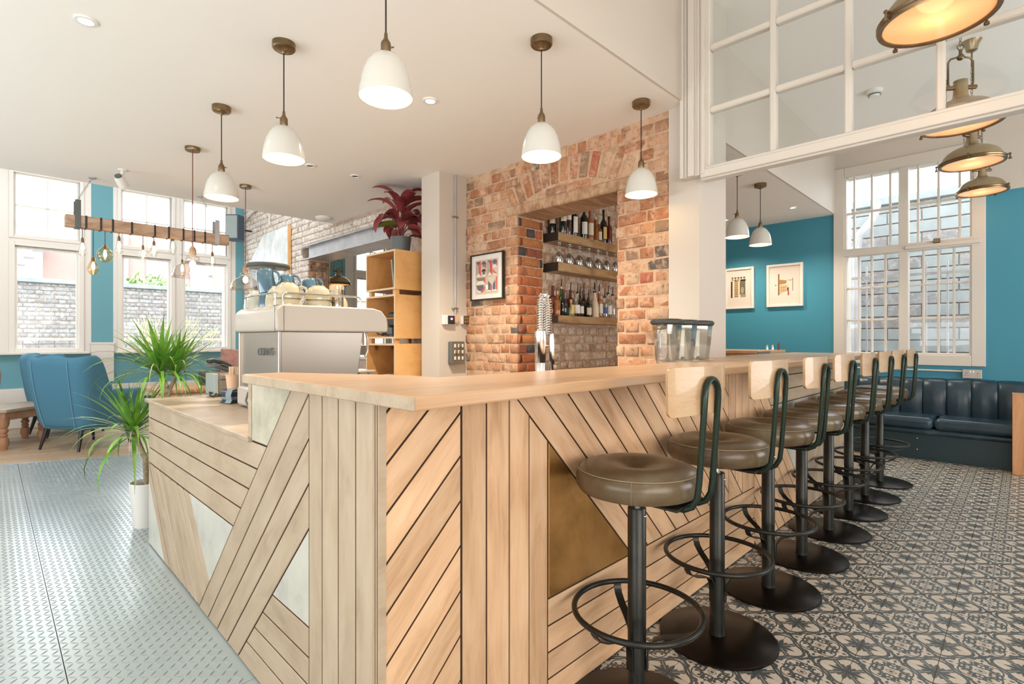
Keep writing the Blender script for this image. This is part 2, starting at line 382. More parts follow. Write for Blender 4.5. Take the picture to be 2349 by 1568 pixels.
    def prism(s, poly, z0, z1, mat=None):
        n = len(poly); vs = [(x, y, z0) for x, y in poly] + [(x, y, z1) for x, y in poly]
        fs = [tuple(reversed(range(n))), tuple(range(n, 2 * n))] + [(i, (i + 1) % n, n + (i + 1) % n, n + i) for i in range(n)]
        return s.add(vs, fs, mat)
    def sphere(s, p, r, n=14, m=9, mat=None, sz=1):
        prof = [(max(0, r * math.sin(PI * i / m)), -r * sz * math.cos(PI * i / m)) for i in range(m + 1)]
        T = Matrix.Translation(p)
        if mat is not None: T = mat @ T
        return s.lathe(prof, n, T, cap=False)

def build(name, mb, mats, parent=None, loc=(0, 0, 0), rot=(0, 0, 0), smooth=True, bevel=0, sub=0, angle=38, **props):
    me = bpy.data.meshes.new(name)
    me.from_pydata(mb.v, [], mb.f)
    if not isinstance(mats, (list, tuple)): mats = [mats]
    for x in mats: me.materials.append(x)
    if len(mats) > 1: me.polygons.foreach_set('material_index', mb.mi)
    if smooth:
        me.shade_smooth(); me.set_sharp_from_angle(angle=R(angle))
    me.update()
    o = bpy.data.objects.new(name, me); COL.objects.link(o)
    o.location = loc; o.rotation_euler = rot
    if parent: o.parent = parent
    if bevel:
        b = o.modifiers.new('bevel', 'BEVEL'); b.width = bevel; b.segments = 2; b.limit_method = 'ANGLE'
    if sub:
        u = o.modifiers.new('sub', 'SUBSURF'); u.levels = sub; u.render_levels = sub
    for k, v in props.items(): o[k] = v
    return o
def inst(name, me, parent, loc=(0, 0, 0), rot=(0, 0, 0), scale=(1, 1, 1)):
    o = bpy.data.objects.new(name, me); COL.objects.link(o); o.location = loc; o.rotation_euler = rot; o.scale = scale
    if parent: o.parent = parent
    return o
def thing(name, label, cat, loc=(0, 0, 0), rz=0, group=None):
    o = bpy.data.objects.new(name, None); COL.objects.link(o); o.empty_display_size = 0.05
    o.location = loc; o.rotation_euler = (0, 0, rz); o['label'] = label; o['category'] = cat
    if group: o['group'] = group
    return o
def tag(o, label, cat, group=None):
    o['label'] = label; o['category'] = cat
    if group: o['group'] = group
    return o
def struct(name, mb, mats, parent=None, **k):
    o = build(name, mb, mats, parent, **k)
    if not parent: o['kind'] = 'structure'
    return o
KIDS = {}
def copy_tree(o, parent=None, label=None, group=None):
    c = o.copy(); COL.objects.link(c); c.parent = parent
    if label: c['label'] = label
    if group: c['group'] = group
    for ch in list(o.children): copy_tree(ch, c)
    return c
def light(name, parent, loc, power, color, radius=0.04, kind='POINT', spot=None, rot=(0, 0, 0)):
    l = bpy.data.lights.new(name, kind); l.energy = power; l.color = color; l.shadow_soft_size = radius
    if kind == 'SPOT': l.spot_size = spot; l.spot_blend = 0.6
    o = bpy.data.objects.new(name, l); COL.objects.link(o); o.location = loc; o.rotation_euler = rot
    if parent: o.parent = parent
    return o
def clip(poly, a, b, c):
    # keep a*x + b*y <= c
    out = []
    for i in range(len(poly)):
        p, q = poly[i], poly[(i + 1) % len(poly)]
        dp = a * p[0] + b * p[1] - c; dq = a * q[0] + b * q[1] - c
        if dp <= 0: out.append(p)
        if dp * dq < 0:
            t = dp / (dp - dq); out.append((p[0] + (q[0] - p[0]) * t, p[1] + (q[1] - p[1]) * t))
    return out
def clean(poly, eps=1e-4):
    out = []
    for p in poly:
        if not out or math.dist(p, out[-1]) > eps: out.append(p)
    if len(out) > 1 and math.dist(out[0], out[-1]) < eps: out.pop()
    return out
def area2(poly): return 0.5 * sum(poly[i][0] * poly[(i + 1) % len(poly)][1] - poly[(i + 1) % len(poly)][0] * poly[i][1] for i in range(len(poly)))
def inset(poly, d):
    if area2(poly) < 0: poly = poly[::-1]
    out = list(poly)
    for i in range(len(poly)):
        p, q = poly[i], poly[(i + 1) % len(poly)]
        ex, ey = q[0] - p[0], q[1] - p[1]; L = math.hypot(ex, ey)
        nx, ny = ey / L, -ex / L          # outward for CCW
        out = clip(out, nx, ny, nx * p[0] + ny * p[1] - d)
        if len(out) < 3: return []
    return clean(out)
# ---------------------------------------------------------------- board cladding helper
def board(name, poly, P, U, V, N, t, mat, parent, g=(1, 0), gap=0.0030, bev=0.0018, **props):
    poly = inset(clean(poly), gap)
    if len(poly) < 3 or abs(area2(poly)) < 2e-5: return None
    U = Vector(U); V = Vector(V); N = Vector(N); P = Vector(P)
    cx = sum(p[0] for p in poly) / len(poly); cz = sum(p[1] for p in poly) / len(poly)
    gx = (U * g[0] + V * g[1]).normalized(); gy = N.cross(gx)
    q = []
    for s_, z_ in poly:
        p3 = U * (s_ - cx) + V * (z_ - cz); q.append((p3.dot(gx), p3.dot(gy)))
    if area2(q) < 0: q = q[::-1]
    qi = inset(q, bev); n = len(q)
    mb = MB(); two = parent.name.startswith('bar_counter')
    if len(qi) == n:
        vs = [(x, y, -0.006) for x, y in q] + [(x, y, t - bev) for x, y in q] + [(x, y, t) for x, y in qi]
        # match inset vertex order to the outer polygon
        k = min(range(n), key=lambda i: math.dist(qi[i], q[0])); qi = qi[k:] + qi[:k]
        vs = vs[:2 * n] + [(x, y, t) for x, y in qi]
        fs = [tuple(reversed(range(n))), tuple(range(2 * n, 3 * n))]
        for L in (0, 1):
            for i in range(n):
                j = (i + 1) % n; fs.append((L * n + i, L * n + j, (L + 1) * n + j, (L + 1) * n + i))
        mb.add(vs, fs)
        if two: mb.mi = [0, 0] + [1] * n + [0] * n
    else:
        mb.prism(q, -0.006, t); two = False
    o = build(name, mb, [mat, M['board_edge']] if two else mat, parent, smooth=False)
    m4 = Matrix((gx, gy, N)).transposed().to_4x4(); m4.translation = P + U * cx + V * cz
    o.matrix_local = m4
    for k_, v_ in props.items(): o[k_] = v_
    return o

# ---------------------------------------------------------------- brick helper
def brick_meshes(tag_, mat, L, H, D=0.05, n=5, jit=0.003, seed=1):
    rn = random.Random(seed); out = []
    for _ in range(n):
        mb = MB().cbox((-L / 2, -D, -H / 2), (L / 2, 0.0, H / 2), 0.007)
        mb.v = [(x + rn.uniform(-jit, jit), y + (rn.uniform(-jit, jit) * 1.3 if y > -0.02 else 0), z + rn.uniform(-jit, jit) * 0.8) for x, y, z in mb.v]
        me = bpy.data.meshes.new('brick_' + tag_); me.from_pydata(mb.v, [], mb.f); me.materials.append(mat)
        me.shade_smooth(); me.set_sharp_from_angle(angle=R(50)); me.update(); out.append(me)
    return out
CH = 0.0857; BL = 0.235
def lay_bricks(parent, s0, s1, z0, z1, pt, rz, meshes, halfs, ok=None, jit=0.004, rn=random.Random(3), limit=None):
    # courses of alternating stretchers and headers between s0..s1, z0..z1; pt(s, z) -> 3-D point
    n = 0; k0 = math.ceil((z0 - 0.001) / CH - 0.5)
    k = k0
    while (k + 1) * CH <= z1 + 0.03:
        zc = (k + 0.5) * CH
        step = BL if k % 2 == 0 else BL / 2
        ms = meshes if k % 2 == 0 else halfs
        s = math.floor(s0 / BL) * BL + (0 if k % 2 == 0 else BL / 4)
        while s < s1 - 0.01:
            a = max(s, s0); b = min(s + step, s1)
            if b - a > 0.03 and (ok is None or ok((a + b) / 2, zc)):
                sc = (b - a - 0.012) / (step - 0.012)
                h = min(zc + CH / 2, z1) - max(zc - CH / 2, z0)
                if h > 0.03:
                    zz = (min(zc + CH / 2, z1) + max(zc - CH / 2, z0)) / 2
                    m_ = ms[rn.randrange(len(ms))]; p = pt((a + b) / 2, zz)
                    o = inst('brick', m_, parent, p, (rn.uniform(-.015, .015), rn.uniform(-.012, .012), rz + rn.uniform(-.01, .01)), (sc, 1, h / CH))
                    d = rn.uniform(-jit, jit)
                    o.location = Vector(p) + Vector((math.cos(rz + PI / 2), math.sin(rz + PI / 2), 0)) * d
                    n += 1
            s += step
        k += 1
    return n

# ---------------------------------------------------------------- floors
# tiled floor on the customer side
T = 0.2365; TX0 = 3.195; TY0 = 0.237
def tile_material():
    m, nt, b = new_mat('patterned encaustic tile')
    tc = nt.nodes.new('ShaderNodeTexCoord'); sx = nt.nodes.new('ShaderNodeSeparateXYZ'); nt.links.new(tc.outputs['Object'], sx.inputs[0])
    x = Nd(nt, sx.outputs[0]); y = Nd(nt, sx.outputs[1])
    a = x.ab() / T; c = y.ab() / T                       # 0 at the middle, 0.5 at the tile edge
    u = 0.5 - a; v = 0.5 - c
    m_ = u.mx(v); n_ = u.mn(v)
    A = a.mx(c); B = a.mn(c)
    r2 = u * u + v * v; r = r2.sq()
    c2 = (u * u - v * v) / r2.mx(1e-5); c4 = 2.0 * c2 * c2 - 1.0; c8 = 2.0 * c4 * c4 - 1.0
    def circ(px, py, R_): return (((A - px) * (A - px) + (B - py) * (B - py)).sq() - R_).lt(0.0)
    def ring(px, py, R_, w): return ((((A - px) * (A - px) + (B - py) * (B - py)).sq() - R_).ab()).lt(w)
    # maple leaf on the diagonal of the star
    s = (m_ + n_) * 0.7071; d = (m_ - n_) * 0.7071
    saw = (s * 11.0).m('FRACT', s * 11.0)
    w = 0.088 - s * 0.30 + saw * 0.040
    leaf = d.lt(w) * s.lt(0.29)
    # slim leaf on the axis
    w2 = 0.040 - ((m_ - 0.15).ab()) * 0.36
    leaf2 = n_.lt(w2)
    slit = (d.lt(0.0045)) * s.gt(0.08)
    star = (leaf * (1.0 - slit)).mx(leaf2)
    # double ogee bands
    o1 = ((r - (0.345 + 0.045 * c4)).ab()).lt(0.024)
    o2 = ((r - (0.405 + 0.062 * c4 + 0.012 * c8)).ab()).lt(0.024 + 0.006 * c4)
    # rosette in the middle of the tile
    ros = circ(0.115, 0.115, 0.030).mx(circ(0.0, 0.0, 0.030) * (1.0 - ((A * A * A).m('POWER', A, 0.62) + B.m('POWER', B, 0.62)).gt(0.17)))
    ros = ros.mx(ring(0.155, 0.030, 0.043, 0.018)).mx(ring(0.165, 0.085, 0.030, 0.014))
    ros = ros.mx(circ(0.232, 0.060, 0.034)).mx(circ(0.205, 0.125, 0.024))
    ros = ros.mx(((A + B - 0.072).ab()).lt(0.008))
    fle = (B.lt(0.020 - ((A - 0.265).ab()) * 0.5))
    dia = ((A - 0.36).ab() + (B * 1.6)).lt(0.045)
    tri = ((A - 0.445).ab() + B * 1.0).lt(0.030)
    rc = (A * A + B * B).sq(); cc = (A * A - B * B) / (rc * rc).mx(1e-5)
    o3 = ((rc - (0.285 - 0.035 * (2.0 * cc * cc - 1.0))).ab()).lt(0.0125)
    ros = ros.mx(o3).mx(ring(0.365, 0.125, 0.042, 0.015)).mx(circ(0.43, 0.055, 0.028))
    dark = star.mx(o1).mx(o2).mx(ros).mx(fle).mx(dia).mx(tri)
    vec = coords(nt, rnd=True)
    nn = noise(nt, vec, 9, 5)
    light_c = ramp(nt, nn, [(0.3, (0.52, 0.46, 0.38)), (0.7, (0.62, 0.56, 0.48))])
    dark_c = ramp(nt, nn, [(0.3, (0.055, 0.068, 0.07)), (0.7, (0.095, 0.11, 0.11))])
    nt.links.new(mixc(nt, dark.k, light_c, dark_c), b.inputs['Base Color'])
    b.inputs['Roughness'].default_value = 0.42
    return m
M['tile'] = tile_material()
M['grout'] = plain('tan grout', (0.36, 0.28, 0.20), 0.9)
fl = struct('floor', MB().box((0.68, -3.2, -0.10), (7.6, 1.16, -0.0045)), M['grout'])
fl['label'] = 'black and cream patterned tile floor around the stools'
tm = MB().cbox((-T / 2 + 0.0012, -T / 2 + 0.0012, -0.012), (T / 2 - 0.0012, T / 2 - 0.0012, 0), 0.0008)
tme = bpy.data.meshes.new('tile'); tme.from_pydata(tm.v, [], tm.f); tme.materials.append(M['tile']); tme.update()
cells = []
for i in range(-12, 18):
    for j in range(-14, 5):
        cx = TX0 + (i + 0.5) * T; cy = TY0 + (j + 0.5) * T
        if cx < 0.78 or cx > 7.4 or cy > 1.2: continue
        fwd = cx * 0.7104 + cy * 0.7038; rt = cx * 0.7038 - cy * 0.7104
        vis = fwd > 0.9 and abs(rt) / fwd < 1.08 and cx < 6.95 and 1.235 / fwd < 0.75
        cells.append((0 if vis else 1, fwd, cx, cy))
cells.sort()
for q, (nv, fwd, cx, cy) in enumerate(cells[:298]):
    inst('tile', tme, fl, (cx, cy, random.uniform(-0.0004, 0.0004)))
# the tiles past the limit: one joined part with the same pattern, tile coordinates kept through a modulo grid
rest = MB()
for nv, fwd, cx, cy in cells[298:]:
    rest.cbox((cx - T / 2 + .0012, cy - T / 2 + .0012, -0.012), (cx + T / 2 - .0012, cy + T / 2 - .0012, 0), 0.0008)
def wrap_tile(mat):
    m = mat.copy(); m.name = 'patterned tile, joined'; nt = m.node_tree
    for n in nt.nodes:
        if n.type == 'SEPXYZ':
            tc = [q for q in nt.nodes if q.type == 'TEX_COORD'][0]
            for l in list(n.inputs[0].links): nt.links.remove(l)
            ad = nt.nodes.new('ShaderNodeVectorMath'); ad.operation = 'ADD'; ad.inputs[1].default_value = (-TX0 + 40 * T, -TY0 + 40 * T, 0)
            mo = nt.nodes.new('ShaderNodeVectorMath'); mo.operation = 'MODULO'; mo.inputs[1].default_value = (T, T, 1)
            su = nt.nodes.new('ShaderNodeVectorMath'); su.operation = 'SUBTRACT'; su.inputs[1].default_value = (T / 2, T / 2, 0)
            nt.links.new(tc.outputs['Object'], ad.inputs[0]); nt.links.new(ad.outputs[0], mo.inputs[0])
            nt.links.new(mo.outputs[0], su.inputs[0]); nt.links.new(su.outputs[0], n.inputs[0])
    return m
build('tile_remainder', rest, wrap_tile(M['tile']), fl, smooth=False, kind='stuff')

_b = M['metal_floor'].node_tree.nodes['Principled BSDF']; _b.inputs['Coat Weight'].default_value = .7; _b.inputs['Coat Roughness'].default_value = .22
# chequer-plate floor on the counter's left
fm = struct('floor', MB().box((-3.3, -3.2, -0.10), (0.68, 7.5, -0.006)), M['gap'])
fm['label'] = 'pale blue grey chequer plate floor'
def seam_y(x): return 7.228 - 0.354 * x
for (x0, x1) in ((-3.2, -1.9), (-1.9, -0.85), (-0.85, 0.2), (0.2, 1.15)):
    for (y0, y1) in ((-3.1, -0.6), (-0.6, 2.0), (2.0, 5.55), (5.55, 8.3)):
        p = [(x0 + .0015, y0 + .0015), (x1 - .0015, y0 + .0015), (x1 - .0015, y1 - .0015), (x0 + .0015, y1 - .0015)]
        p = clean(clip(p, 0.354, 1, 7.228))
        if len(p) > 2 and abs(area2(p)) > 0.01: build('floor_plate', MB().prism(p, -0.008, 0.0), M['metal_floor'], fm, smooth=False)
tr = MB(); A_ = 0.0306
def add_tread(x, y, s):
    L = 0.0182; w = 0.0042; dx, dy = (L * 0.7071, L * 0.7071 * s); nx, ny = (-w * 0.7071 * s, w * 0.7071)
    o = len(tr.v)
    tr.v += [(x - dx, y - dy, 0), (x + nx, y + ny, 0), (x + dx, y + dy, 0), (x - nx, y - ny, 0), (x - dx * .55, y - dy * .55, .0021), (x + dx * .55, y + dy * .55, .0021)]
    tr.f += [(o, o + 4, o + 1) if s > 0 else (o, o + 1, o + 4)]
    tr.f += [(o + 1, o + 4, o + 5), (o + 1, o + 5, o + 2), (o + 3, o + 2, o + 5), (o + 3, o + 5, o + 4), (o + 3, o + 4, o)]
    tr.mi += [0] * 6
for i in range(-45, 38):
    for j in range(36, 240):
        x = i * A_; y = j * A_
        fwd = x * 0.7104 + y * 0.7038; rt = x * 0.7038 - y * 0.7104
        if y > seam_y(x) - 0.02 or fwd < 1.3 or rt / fwd < -1.06 or (x > 0.665 and y < 3.82): continue
        add_tread(x, y, 1 if (i + j) % 2 else -1)
build('tread_relief', tr, M['tread'], fm, smooth=False, kind='stuff')
# floor behind the bar
fb = struct('floor', MB().box((0.68, 1.16, -0.10), (7.6, 7.5, -0.006)), M['low_top'])
fb['label'] = 'pale timber floor behind the bar'
# timber floor at the windows
fw = struct('floor', MB().prism([(-3.3, 8.42), (-3.3, 10.2), (9, 10.2), (9, 4.1)], -0.12, -0.009), M['gap'])
fw['label'] = 'honey coloured plank floor by the tall windows'
ang = math.atan2(-0.354, 1); U2 = Vector((math.cos(ang), math.sin(ang))); V2 = Vector((-math.sin(ang), math.cos(ang)))
O2 = Vector((0, 7.228))
room = [(-3.2, 6.0), (3.3, 6.0), (3.3, 10.03), (-3.2, 10.03)]
rn = random.Random(5)
for k in range(0, 30):
    a = k * 0.13; off = rn.uniform(0, 2.2); s = -4.5 - off
    while s < 5:
        q = [(O2 + U2 * ss + V2 * vv) for ss, vv in ((s, a), (s + 2.3, a), (s + 2.3, a + 0.13), (s, a + 0.13))]
        p = [tuple(t) for t in q]
        for cc in ((1, 0, 3.3), (-1, 0, 3.2), (0, 1, 10.03)): p = clip(p, *cc) if p else p
        p = clean(p)
        if len(p) > 2 and abs(area2(p)) > 0.004:
            board('floor_plank', p, (0, 0, -0.009), (1, 0, 0), (0, 1, 0), (0, 0, 1), 0.009, M['floorwood'], fw, (U2.x, U2.y), gap=0.001, bev=0.0008)
        s += 2.3
# metal edging between chequer plate and boards
build('edge_strip', MB().box((-3.4, -0.006, 0), (3.4, 0.012, 0.003)), M['steel_grey'], fw, loc=(O2.x, O2.y, 0), rot=(0, 0, ang), smooth=False)
# area of the timber floor in the next room
struct('floor', MB().box((3.6, 7.5, -0.1), (7.6, 10.03, -0.004)), M['floorwood'])['label'] = 'plank floor of the next room'

# ---------------------------------------------------------------- ceilings
ZL = 2.785; ZH = 3.55
c1 = struct('ceiling', MB().box((-3.3, 1.59, ZL), (3.40, 6.57, 3.7)), M['ceiling'])
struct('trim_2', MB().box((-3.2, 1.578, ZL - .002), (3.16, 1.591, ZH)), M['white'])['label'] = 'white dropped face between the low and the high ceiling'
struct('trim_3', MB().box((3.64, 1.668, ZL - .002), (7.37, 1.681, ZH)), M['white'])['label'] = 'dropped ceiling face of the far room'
c1['label'] = 'low cream ceiling over the serving side with its dropped edge'
struct('ceiling', MB().box((3.40, 1.68, ZL), (7.6, 6.9, 3.7)), M['ceiling'])['label'] = 'low ceiling of the far room'
struct('ceiling', MB().box((-3.3, -3.2, ZH), (7.6, 1.75, 3.75)), M['ceiling'])['label'] = 'high white ceiling over the stools'
struct('ceiling', MB().box((-3.3, 6.57, 4.25), (7.6, 10.4, 4.4)), M['ceiling'])['label'] = 'high ceiling at the tall windows'
struct('ceiling', MB().box((3.585, 6.9, 3.7), (7.6, 10.4, 3.85)), M['ceiling'])['label'] = 'ceiling of the next room'

# ---------------------------------------------------------------- outer walls behind the camera, openings filled in solid behind the added fill lights
w = MB()
w.box((-3.3, -3.2, 0), (-3.2, -1.0, 3.6)); w.box((-3.3, 5.4, 0), (-3.2, 10.2, 4.3)); w.box((-3.3, -1.0, 0), (-3.2, 5.4, 0.7)); w.box((-3.3, -1.0, 2.8), (-3.2, 5.4, 4.3))
w.box((-3.25, -1.0, 0.7), (-3.2, 5.4, 2.8))
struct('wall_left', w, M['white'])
w = MB()
w.box((-3.3, -3.2, 0), (-2.8, -3.0, 3.6)); w.box((1.6, -3.2, 0), (3.3, -3.0, 3.6)); w.box((7.1, -3.2, 0), (7.6, -3.0, 3.6))
w.box((-2.8, -3.2, 0), (1.6, -3.0, 0.5)); w.box((3.3, -3.2, 0), (7.1, -3.0, 0.6)); w.box((-2.8, -3.2, 3.25), (7.1, -3.0, 3.6))
w.box((-2.8, -3.1, .5), (1.6, -3.05, 3.25)); w.box((3.3, -3.1, .6), (7.1, -3.05, 3.25))
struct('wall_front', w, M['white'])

# ---------------------------------------------------------------- brick partition (x = 3.23)
XW = 3.23
w = MB()
xa = XW + 0.006; xb = 3.573
w.box((xa, 1.707, 0), (xb, 2.118, ZL)); w.box((xa, 2.118, 2.41), (xb, 3.142, ZL)); w.box((xa, 3.142, 0), (xb, 4.6, ZL))
wm = struct('wall_middle', w, M['mortar'])
wm['label'] = 'red brick wall behind the bar with the bottle alcove'
B1 = brick_meshes('a', M['brick'], BL - .012, CH - .011, seed=2); H1 = brick_meshes('b', M['brick'], BL / 2 - .012, CH - .011, seed=3)
ARC = (2.62, 1.35); AR0 = 1.16; AR1 = 1.35     # relieving arch above the lintel: centre (y, z), radii
def in_ring(y, z):
    d = math.hypot(y - ARC[0], z - ARC[1]); return AR0 - 0.03 < d < AR1 + 0.03 and abs(y - ARC[0]) < 0.66 and z > 2.2
def ok1(y, z):
    if 1.98 < y < 3.27 and 2.30 < z < 2.43: return False
    if 2.13 < y < 3.13 and z < 2.42: return False
    return not in_ring(y, z)
pt1 = lambda s, z: (XW, s, z)
lay_bricks(wm, 1.707, 2.13, 0.95, ZL, pt1, PI / 2, B1, H1, ok1, 0.005)
lay_bricks(wm, 2.13, 3.13, 2.41, ZL, pt1, PI / 2, B1, H1, ok1, 0.005)
lay_bricks(wm, 3.13, 3.83, 0.95, ZL, pt1, PI / 2, B1, H1, ok1, 0.005)
# soldier bricks of the arch
n = 13
for i in range(n):
    a = PI / 2 - 0.52 + 1.04 * (i + 0.5) / n; rr = (AR0 + AR1) / 2
    z = ARC[1] + rr * math.sin(a); y = ARC[0] + rr * math.cos(a)
    if z > ZL - 0.10: continue
    o = inst('brick', B1[i % 5], wm, (XW - 0.002, y, z), (0, 0, 0), (0.86, 1, 1.0))
    o.matrix_local = Matrix.Translation((XW - 0.002, y, z)) @ Matrix.Rotation(a, 4, 'X') @ Matrix.Rotation(PI / 2, 4, 'Z') @ Matrix.Diagonal((0.86, 1, 1.0, 1))
# the coursework ring reads from bricks set on edge between arch and ceiling
for i in range(12):
    y = 2.05 + i * 0.098
    o = inst('brick', H1[i % 5], wm, (XW + 0.001, y, ZL - 0.055), (0, 0, 0))
    o.matrix_local = Matrix.Translation((XW + 0.001, y, ZL - 0.055)) @ Matrix.Rotation(PI / 2 + random.uniform(-.05, .05), 4, 'X') @ Matrix.Rotation(PI / 2, 4, 'Z') @ Matrix.Diagonal((0.8, 1, 1.0, 1))
# jambs of the opening
BR = brick_meshes('c', M['brick_red'], BL - .012, CH - .011, seed=5); HR = brick_meshes('d', M['brick_red'], BL / 2 - .012, CH - .011, seed=6)
lay_bricks(wm, XW + 0.01, 3.56, 0.95, 2.31, lambda s, z: (s, 3.13, z), PI, BR, HR, None, 0.002)
lay_bricks(wm, XW + 0.01, 3.56, 0.95, 2.31, lambda s, z: (s, 2.13, z), 0, BR, HR, None, 0.002)
# timber lintel
build('lintel', MB().cbox((XW - 0.012, 2.0, 2.322), (3.57, 3.27, 2.41), 0.01), M['lintel'], wm, smooth=False, label='rough old timber lintel')
# alcove behind the opening
w = MB(); w.box((3.585, 3.232, 0), (5.2, 3.40, ZL)); w.box((5.1, 2.35, 0), (5.2, 3.232, ZL))
wa = struct('wall_alcove', w, M['mortar']); wa['label'] = 'lightened brick wall inside the bottle alcove'
BP = brick_meshes('e', M['brick_plaster'], BL - .012, CH - .011, seed=8); HP = brick_meshes('f', M['brick_plaster'], BL / 2 - .012, CH - .011, seed=9)
lay_bricks(wa, 3.59, 5.08, 0.95, 2.75, lambda s, z: (s, 3.222, z), PI, BP, HP, None, 0.003)
lay_bricks(wa, 2.36, 3.2, 1.9, 2.75, lambda s, z: (5.09, s, z), PI / 2, BP, HP, None, 0.003)
# left part of the partition: whitewashed brick, steel lintel over an opening to the next room
w = MB()
w.box((xa, 4.6, 0), (xb, 5.0, ZL)); w.box((xa, 5.0, 0), (xb, 7.34, 1.0)); w.box((xa, 5.0, 2.60), (xb, 6.57, ZL))
w.box((xa, 6.57, 2.60), (xb, 7.34, 4.3)); w.box((xa, 7.352, 0), (xb, 7.55, 2.40)); w.box((xa, 7.34, 2.6), (xb, 7.56, 4.3)); w.box((xa, 7.55, 0), (xb, 10.1, 4.3))
wl = struct('wall_middle', w, M['mortar_grey']); wl['label'] = 'whitewashed brick wall running to the tall windows'
BW = brick_meshes('g', M['brick_white'], BL - .012, CH - .011, seed=11); HW = brick_meshes('h', M['brick_white'], BL / 2 - .012, CH - .011, seed=12)
ok2 = lambda y, z: not (5.0 < y < 7.34 and z < 2.6) and not (y < 7.56 and 2.4 < z < 2.61) and not (y < 6.57 and z > ZL)
c_ = lay_bricks(wl, 5.3, 7.56, 2.61, 3.4, pt1, PI / 2, BW, HW, lambda y, z: (y > 6.57 or z < ZL) and z < 2.62 + 0.33 * (y - 4.6), 0.004)
c_ += lay_bricks(wl, 7.34, 10.0, 1.85, 3.75, pt1, PI / 2, BW, HW, lambda y, z: not (y < 7.56 and 2.4 < z < 2.61) and z < 2.66 + 0.39 * (y - 6.57), 0.004)
# the low courses there, behind the coffee corner: one joined piece
lowb = MB(); kz = 0.6
while kz < 1.83:
    sy = 7.36 + (0.117 if int(kz / CH) % 2 else 0)
    while sy < 9.9: lowb.cbox((XW - 0.002, sy, kz), (XW + 0.03, sy + BL - .012, kz + CH - .011), 0.004); sy += BL
    kz += CH
build('low_courses', lowb, M['brick_white'], wl, kind='stuff', smooth=False)
lay_bricks(wl, XW + 0.01, 3.56, 1.2, 2.38, lambda s, z: (s, 7.34, z), PI, B1, H1, None, 0.004)
# steel lintel
sb = MB(); y0, y1 = 4.62, 7.55
sb.box((XW - 0.012, y0, 2.40), (3.57, y1, 2.415)); sb.box((XW - 0.012, y0, 2.585), (3.57, y1, 2.60)); sb.box((XW + 0.05, y0, 2.415), (XW + 0.065, y1 - 0.13, 2.585))
sb.box((XW + 0.27, y0, 2.415), (XW + 0.285, y1, 2.585))
build('steel_lintel', sb, M['steel_grey'], wl, smooth=False, label='grey steel lintel over the opening')
build('sill', MB().box((XW - 0.02, 5.0, 1.0), (3.6, 7.34, 1.03)), M['trim'], wl, smooth=False)
# brick pier with the white boxed column beside the steel conduit
w = MB().box((2.91, 3.822, 0), (XW + 0.02, 4.10, ZL))
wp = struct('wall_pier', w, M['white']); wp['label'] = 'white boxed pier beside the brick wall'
# white column at the end of the brick wall
w = MB().box((3.225, 1.494, 0), (3.641, 1.708, 3.56)); w.box((3.5, 1.60, 0), (3.641, 1.80, ZL))
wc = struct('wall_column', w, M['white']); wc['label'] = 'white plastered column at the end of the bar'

# ---------------------------------------------------------------- glazed transom screen above the bar (plane x = 3.2)
tr_ = MB()
tr_.box((3.16, 1.418, 2.277), (3.235, 1.596, ZH))
for yy, ww, dd in ((1.425, .022, .016), (1.462, .012, .008), (1.492, .040, .022), (1.545, .012, .008), (1.566, .024, .014)):
    tr_.box((3.161 - dd, yy, 2.277), (3.161, yy + ww, ZH))
t1 = struct('trim_1', tr_, M['trim'], bevel=0.002); t1['label'] = 'fluted white architrave at the glazed screen'
w = MB(); w.box((3.165, -3.0, 2.24), (3.235, 1.455, 2.325)); w.box((3.150, -3.0, 2.252), (3.166, 1.455, 2.306))
w.box((3.17, -3.0, 3.475), (3.235, 1.455, ZH))
win_t = struct('window_1', w, M['trim'], bevel=0.006); win_t['label'] = 'glazed transom screen hanging over the bar'
vb = [1.418, 1.034, 0.662, 0.286, -0.090, -0.466, -0.842]; hb = [2.64, 2.665 + 0.385, 3.46]
for y in vb:
    build('glazing_bar', MB().cbox((3.17, y - 0.017, 2.32), (3.225, y + 0.017, 3.48), 0.007), M['trim'], win_t, smooth=False)
hz = [2.675, 3.065]
for z in hz:
    for a, b in zip(vb[1:], vb[:-1]):
        build('glazing_bar', MB().cbox((3.172, a + 0.015, z - 0.019), (3.223, b - 0.015, z + 0.019), 0.007), M['trim'], win_t, smooth=False)
zs = [2.322] + hz + [3.478]
for a, b in zip(vb[1:], vb[:-1]):
    for z0, z1 in zip(zs[:-1], zs[1:]):
        build('pane', MB().box((3.196, a + 0.012, z0 + 0.008), (3.199, b - 0.012, z1 - 0.008)), M['pane'], win_t, smooth=False)

# ---------------------------------------------------------------- tall windows wall (y = 10.03)
YB = 10.03
w = MB()
w.box((-3.3, YB, 0), (7.6, YB + 0.3, 1.06))
w.box((-3.3, YB, 3.60), (7.6, YB + 0.3, 4.3))
opens = [(-0.95, -0.25), (0.24, 0.95), (1.45, 2.12), (2.29, 2.965), (3.75, 4.45), (5.45, 6.15), (6.3, 7.0)]
prev = -3.3
for a, b in opens:
    w.box((prev, YB, 1.06), (a, YB + 0.3, 3.60)); prev = b
w.box((prev, YB, 1.06), (7.6, YB + 0.3, 3.6))
wb = struct('wall_back', w, M['win_trim']); wb['label'] = 'white panelled wall of tall windows'
def paint(x0, x1, z0, z1, mt=M['teal_pale'], d=0.004): build('painted_panel', MB().box((x0, YB - d, z0), (x1, YB + 0.01, z1)), mt, wb, smooth=False)
paint(1.085, 1.35, 1.2, 4.25); paint(3.10, 3.24, 1.0, 4.25); paint(4.62, 5.2, 1.2, 4.2)
paint(-3.2, 3.2, 0.56, 1.03); paint(-3.2, 3.2, 0.13, 0.35)
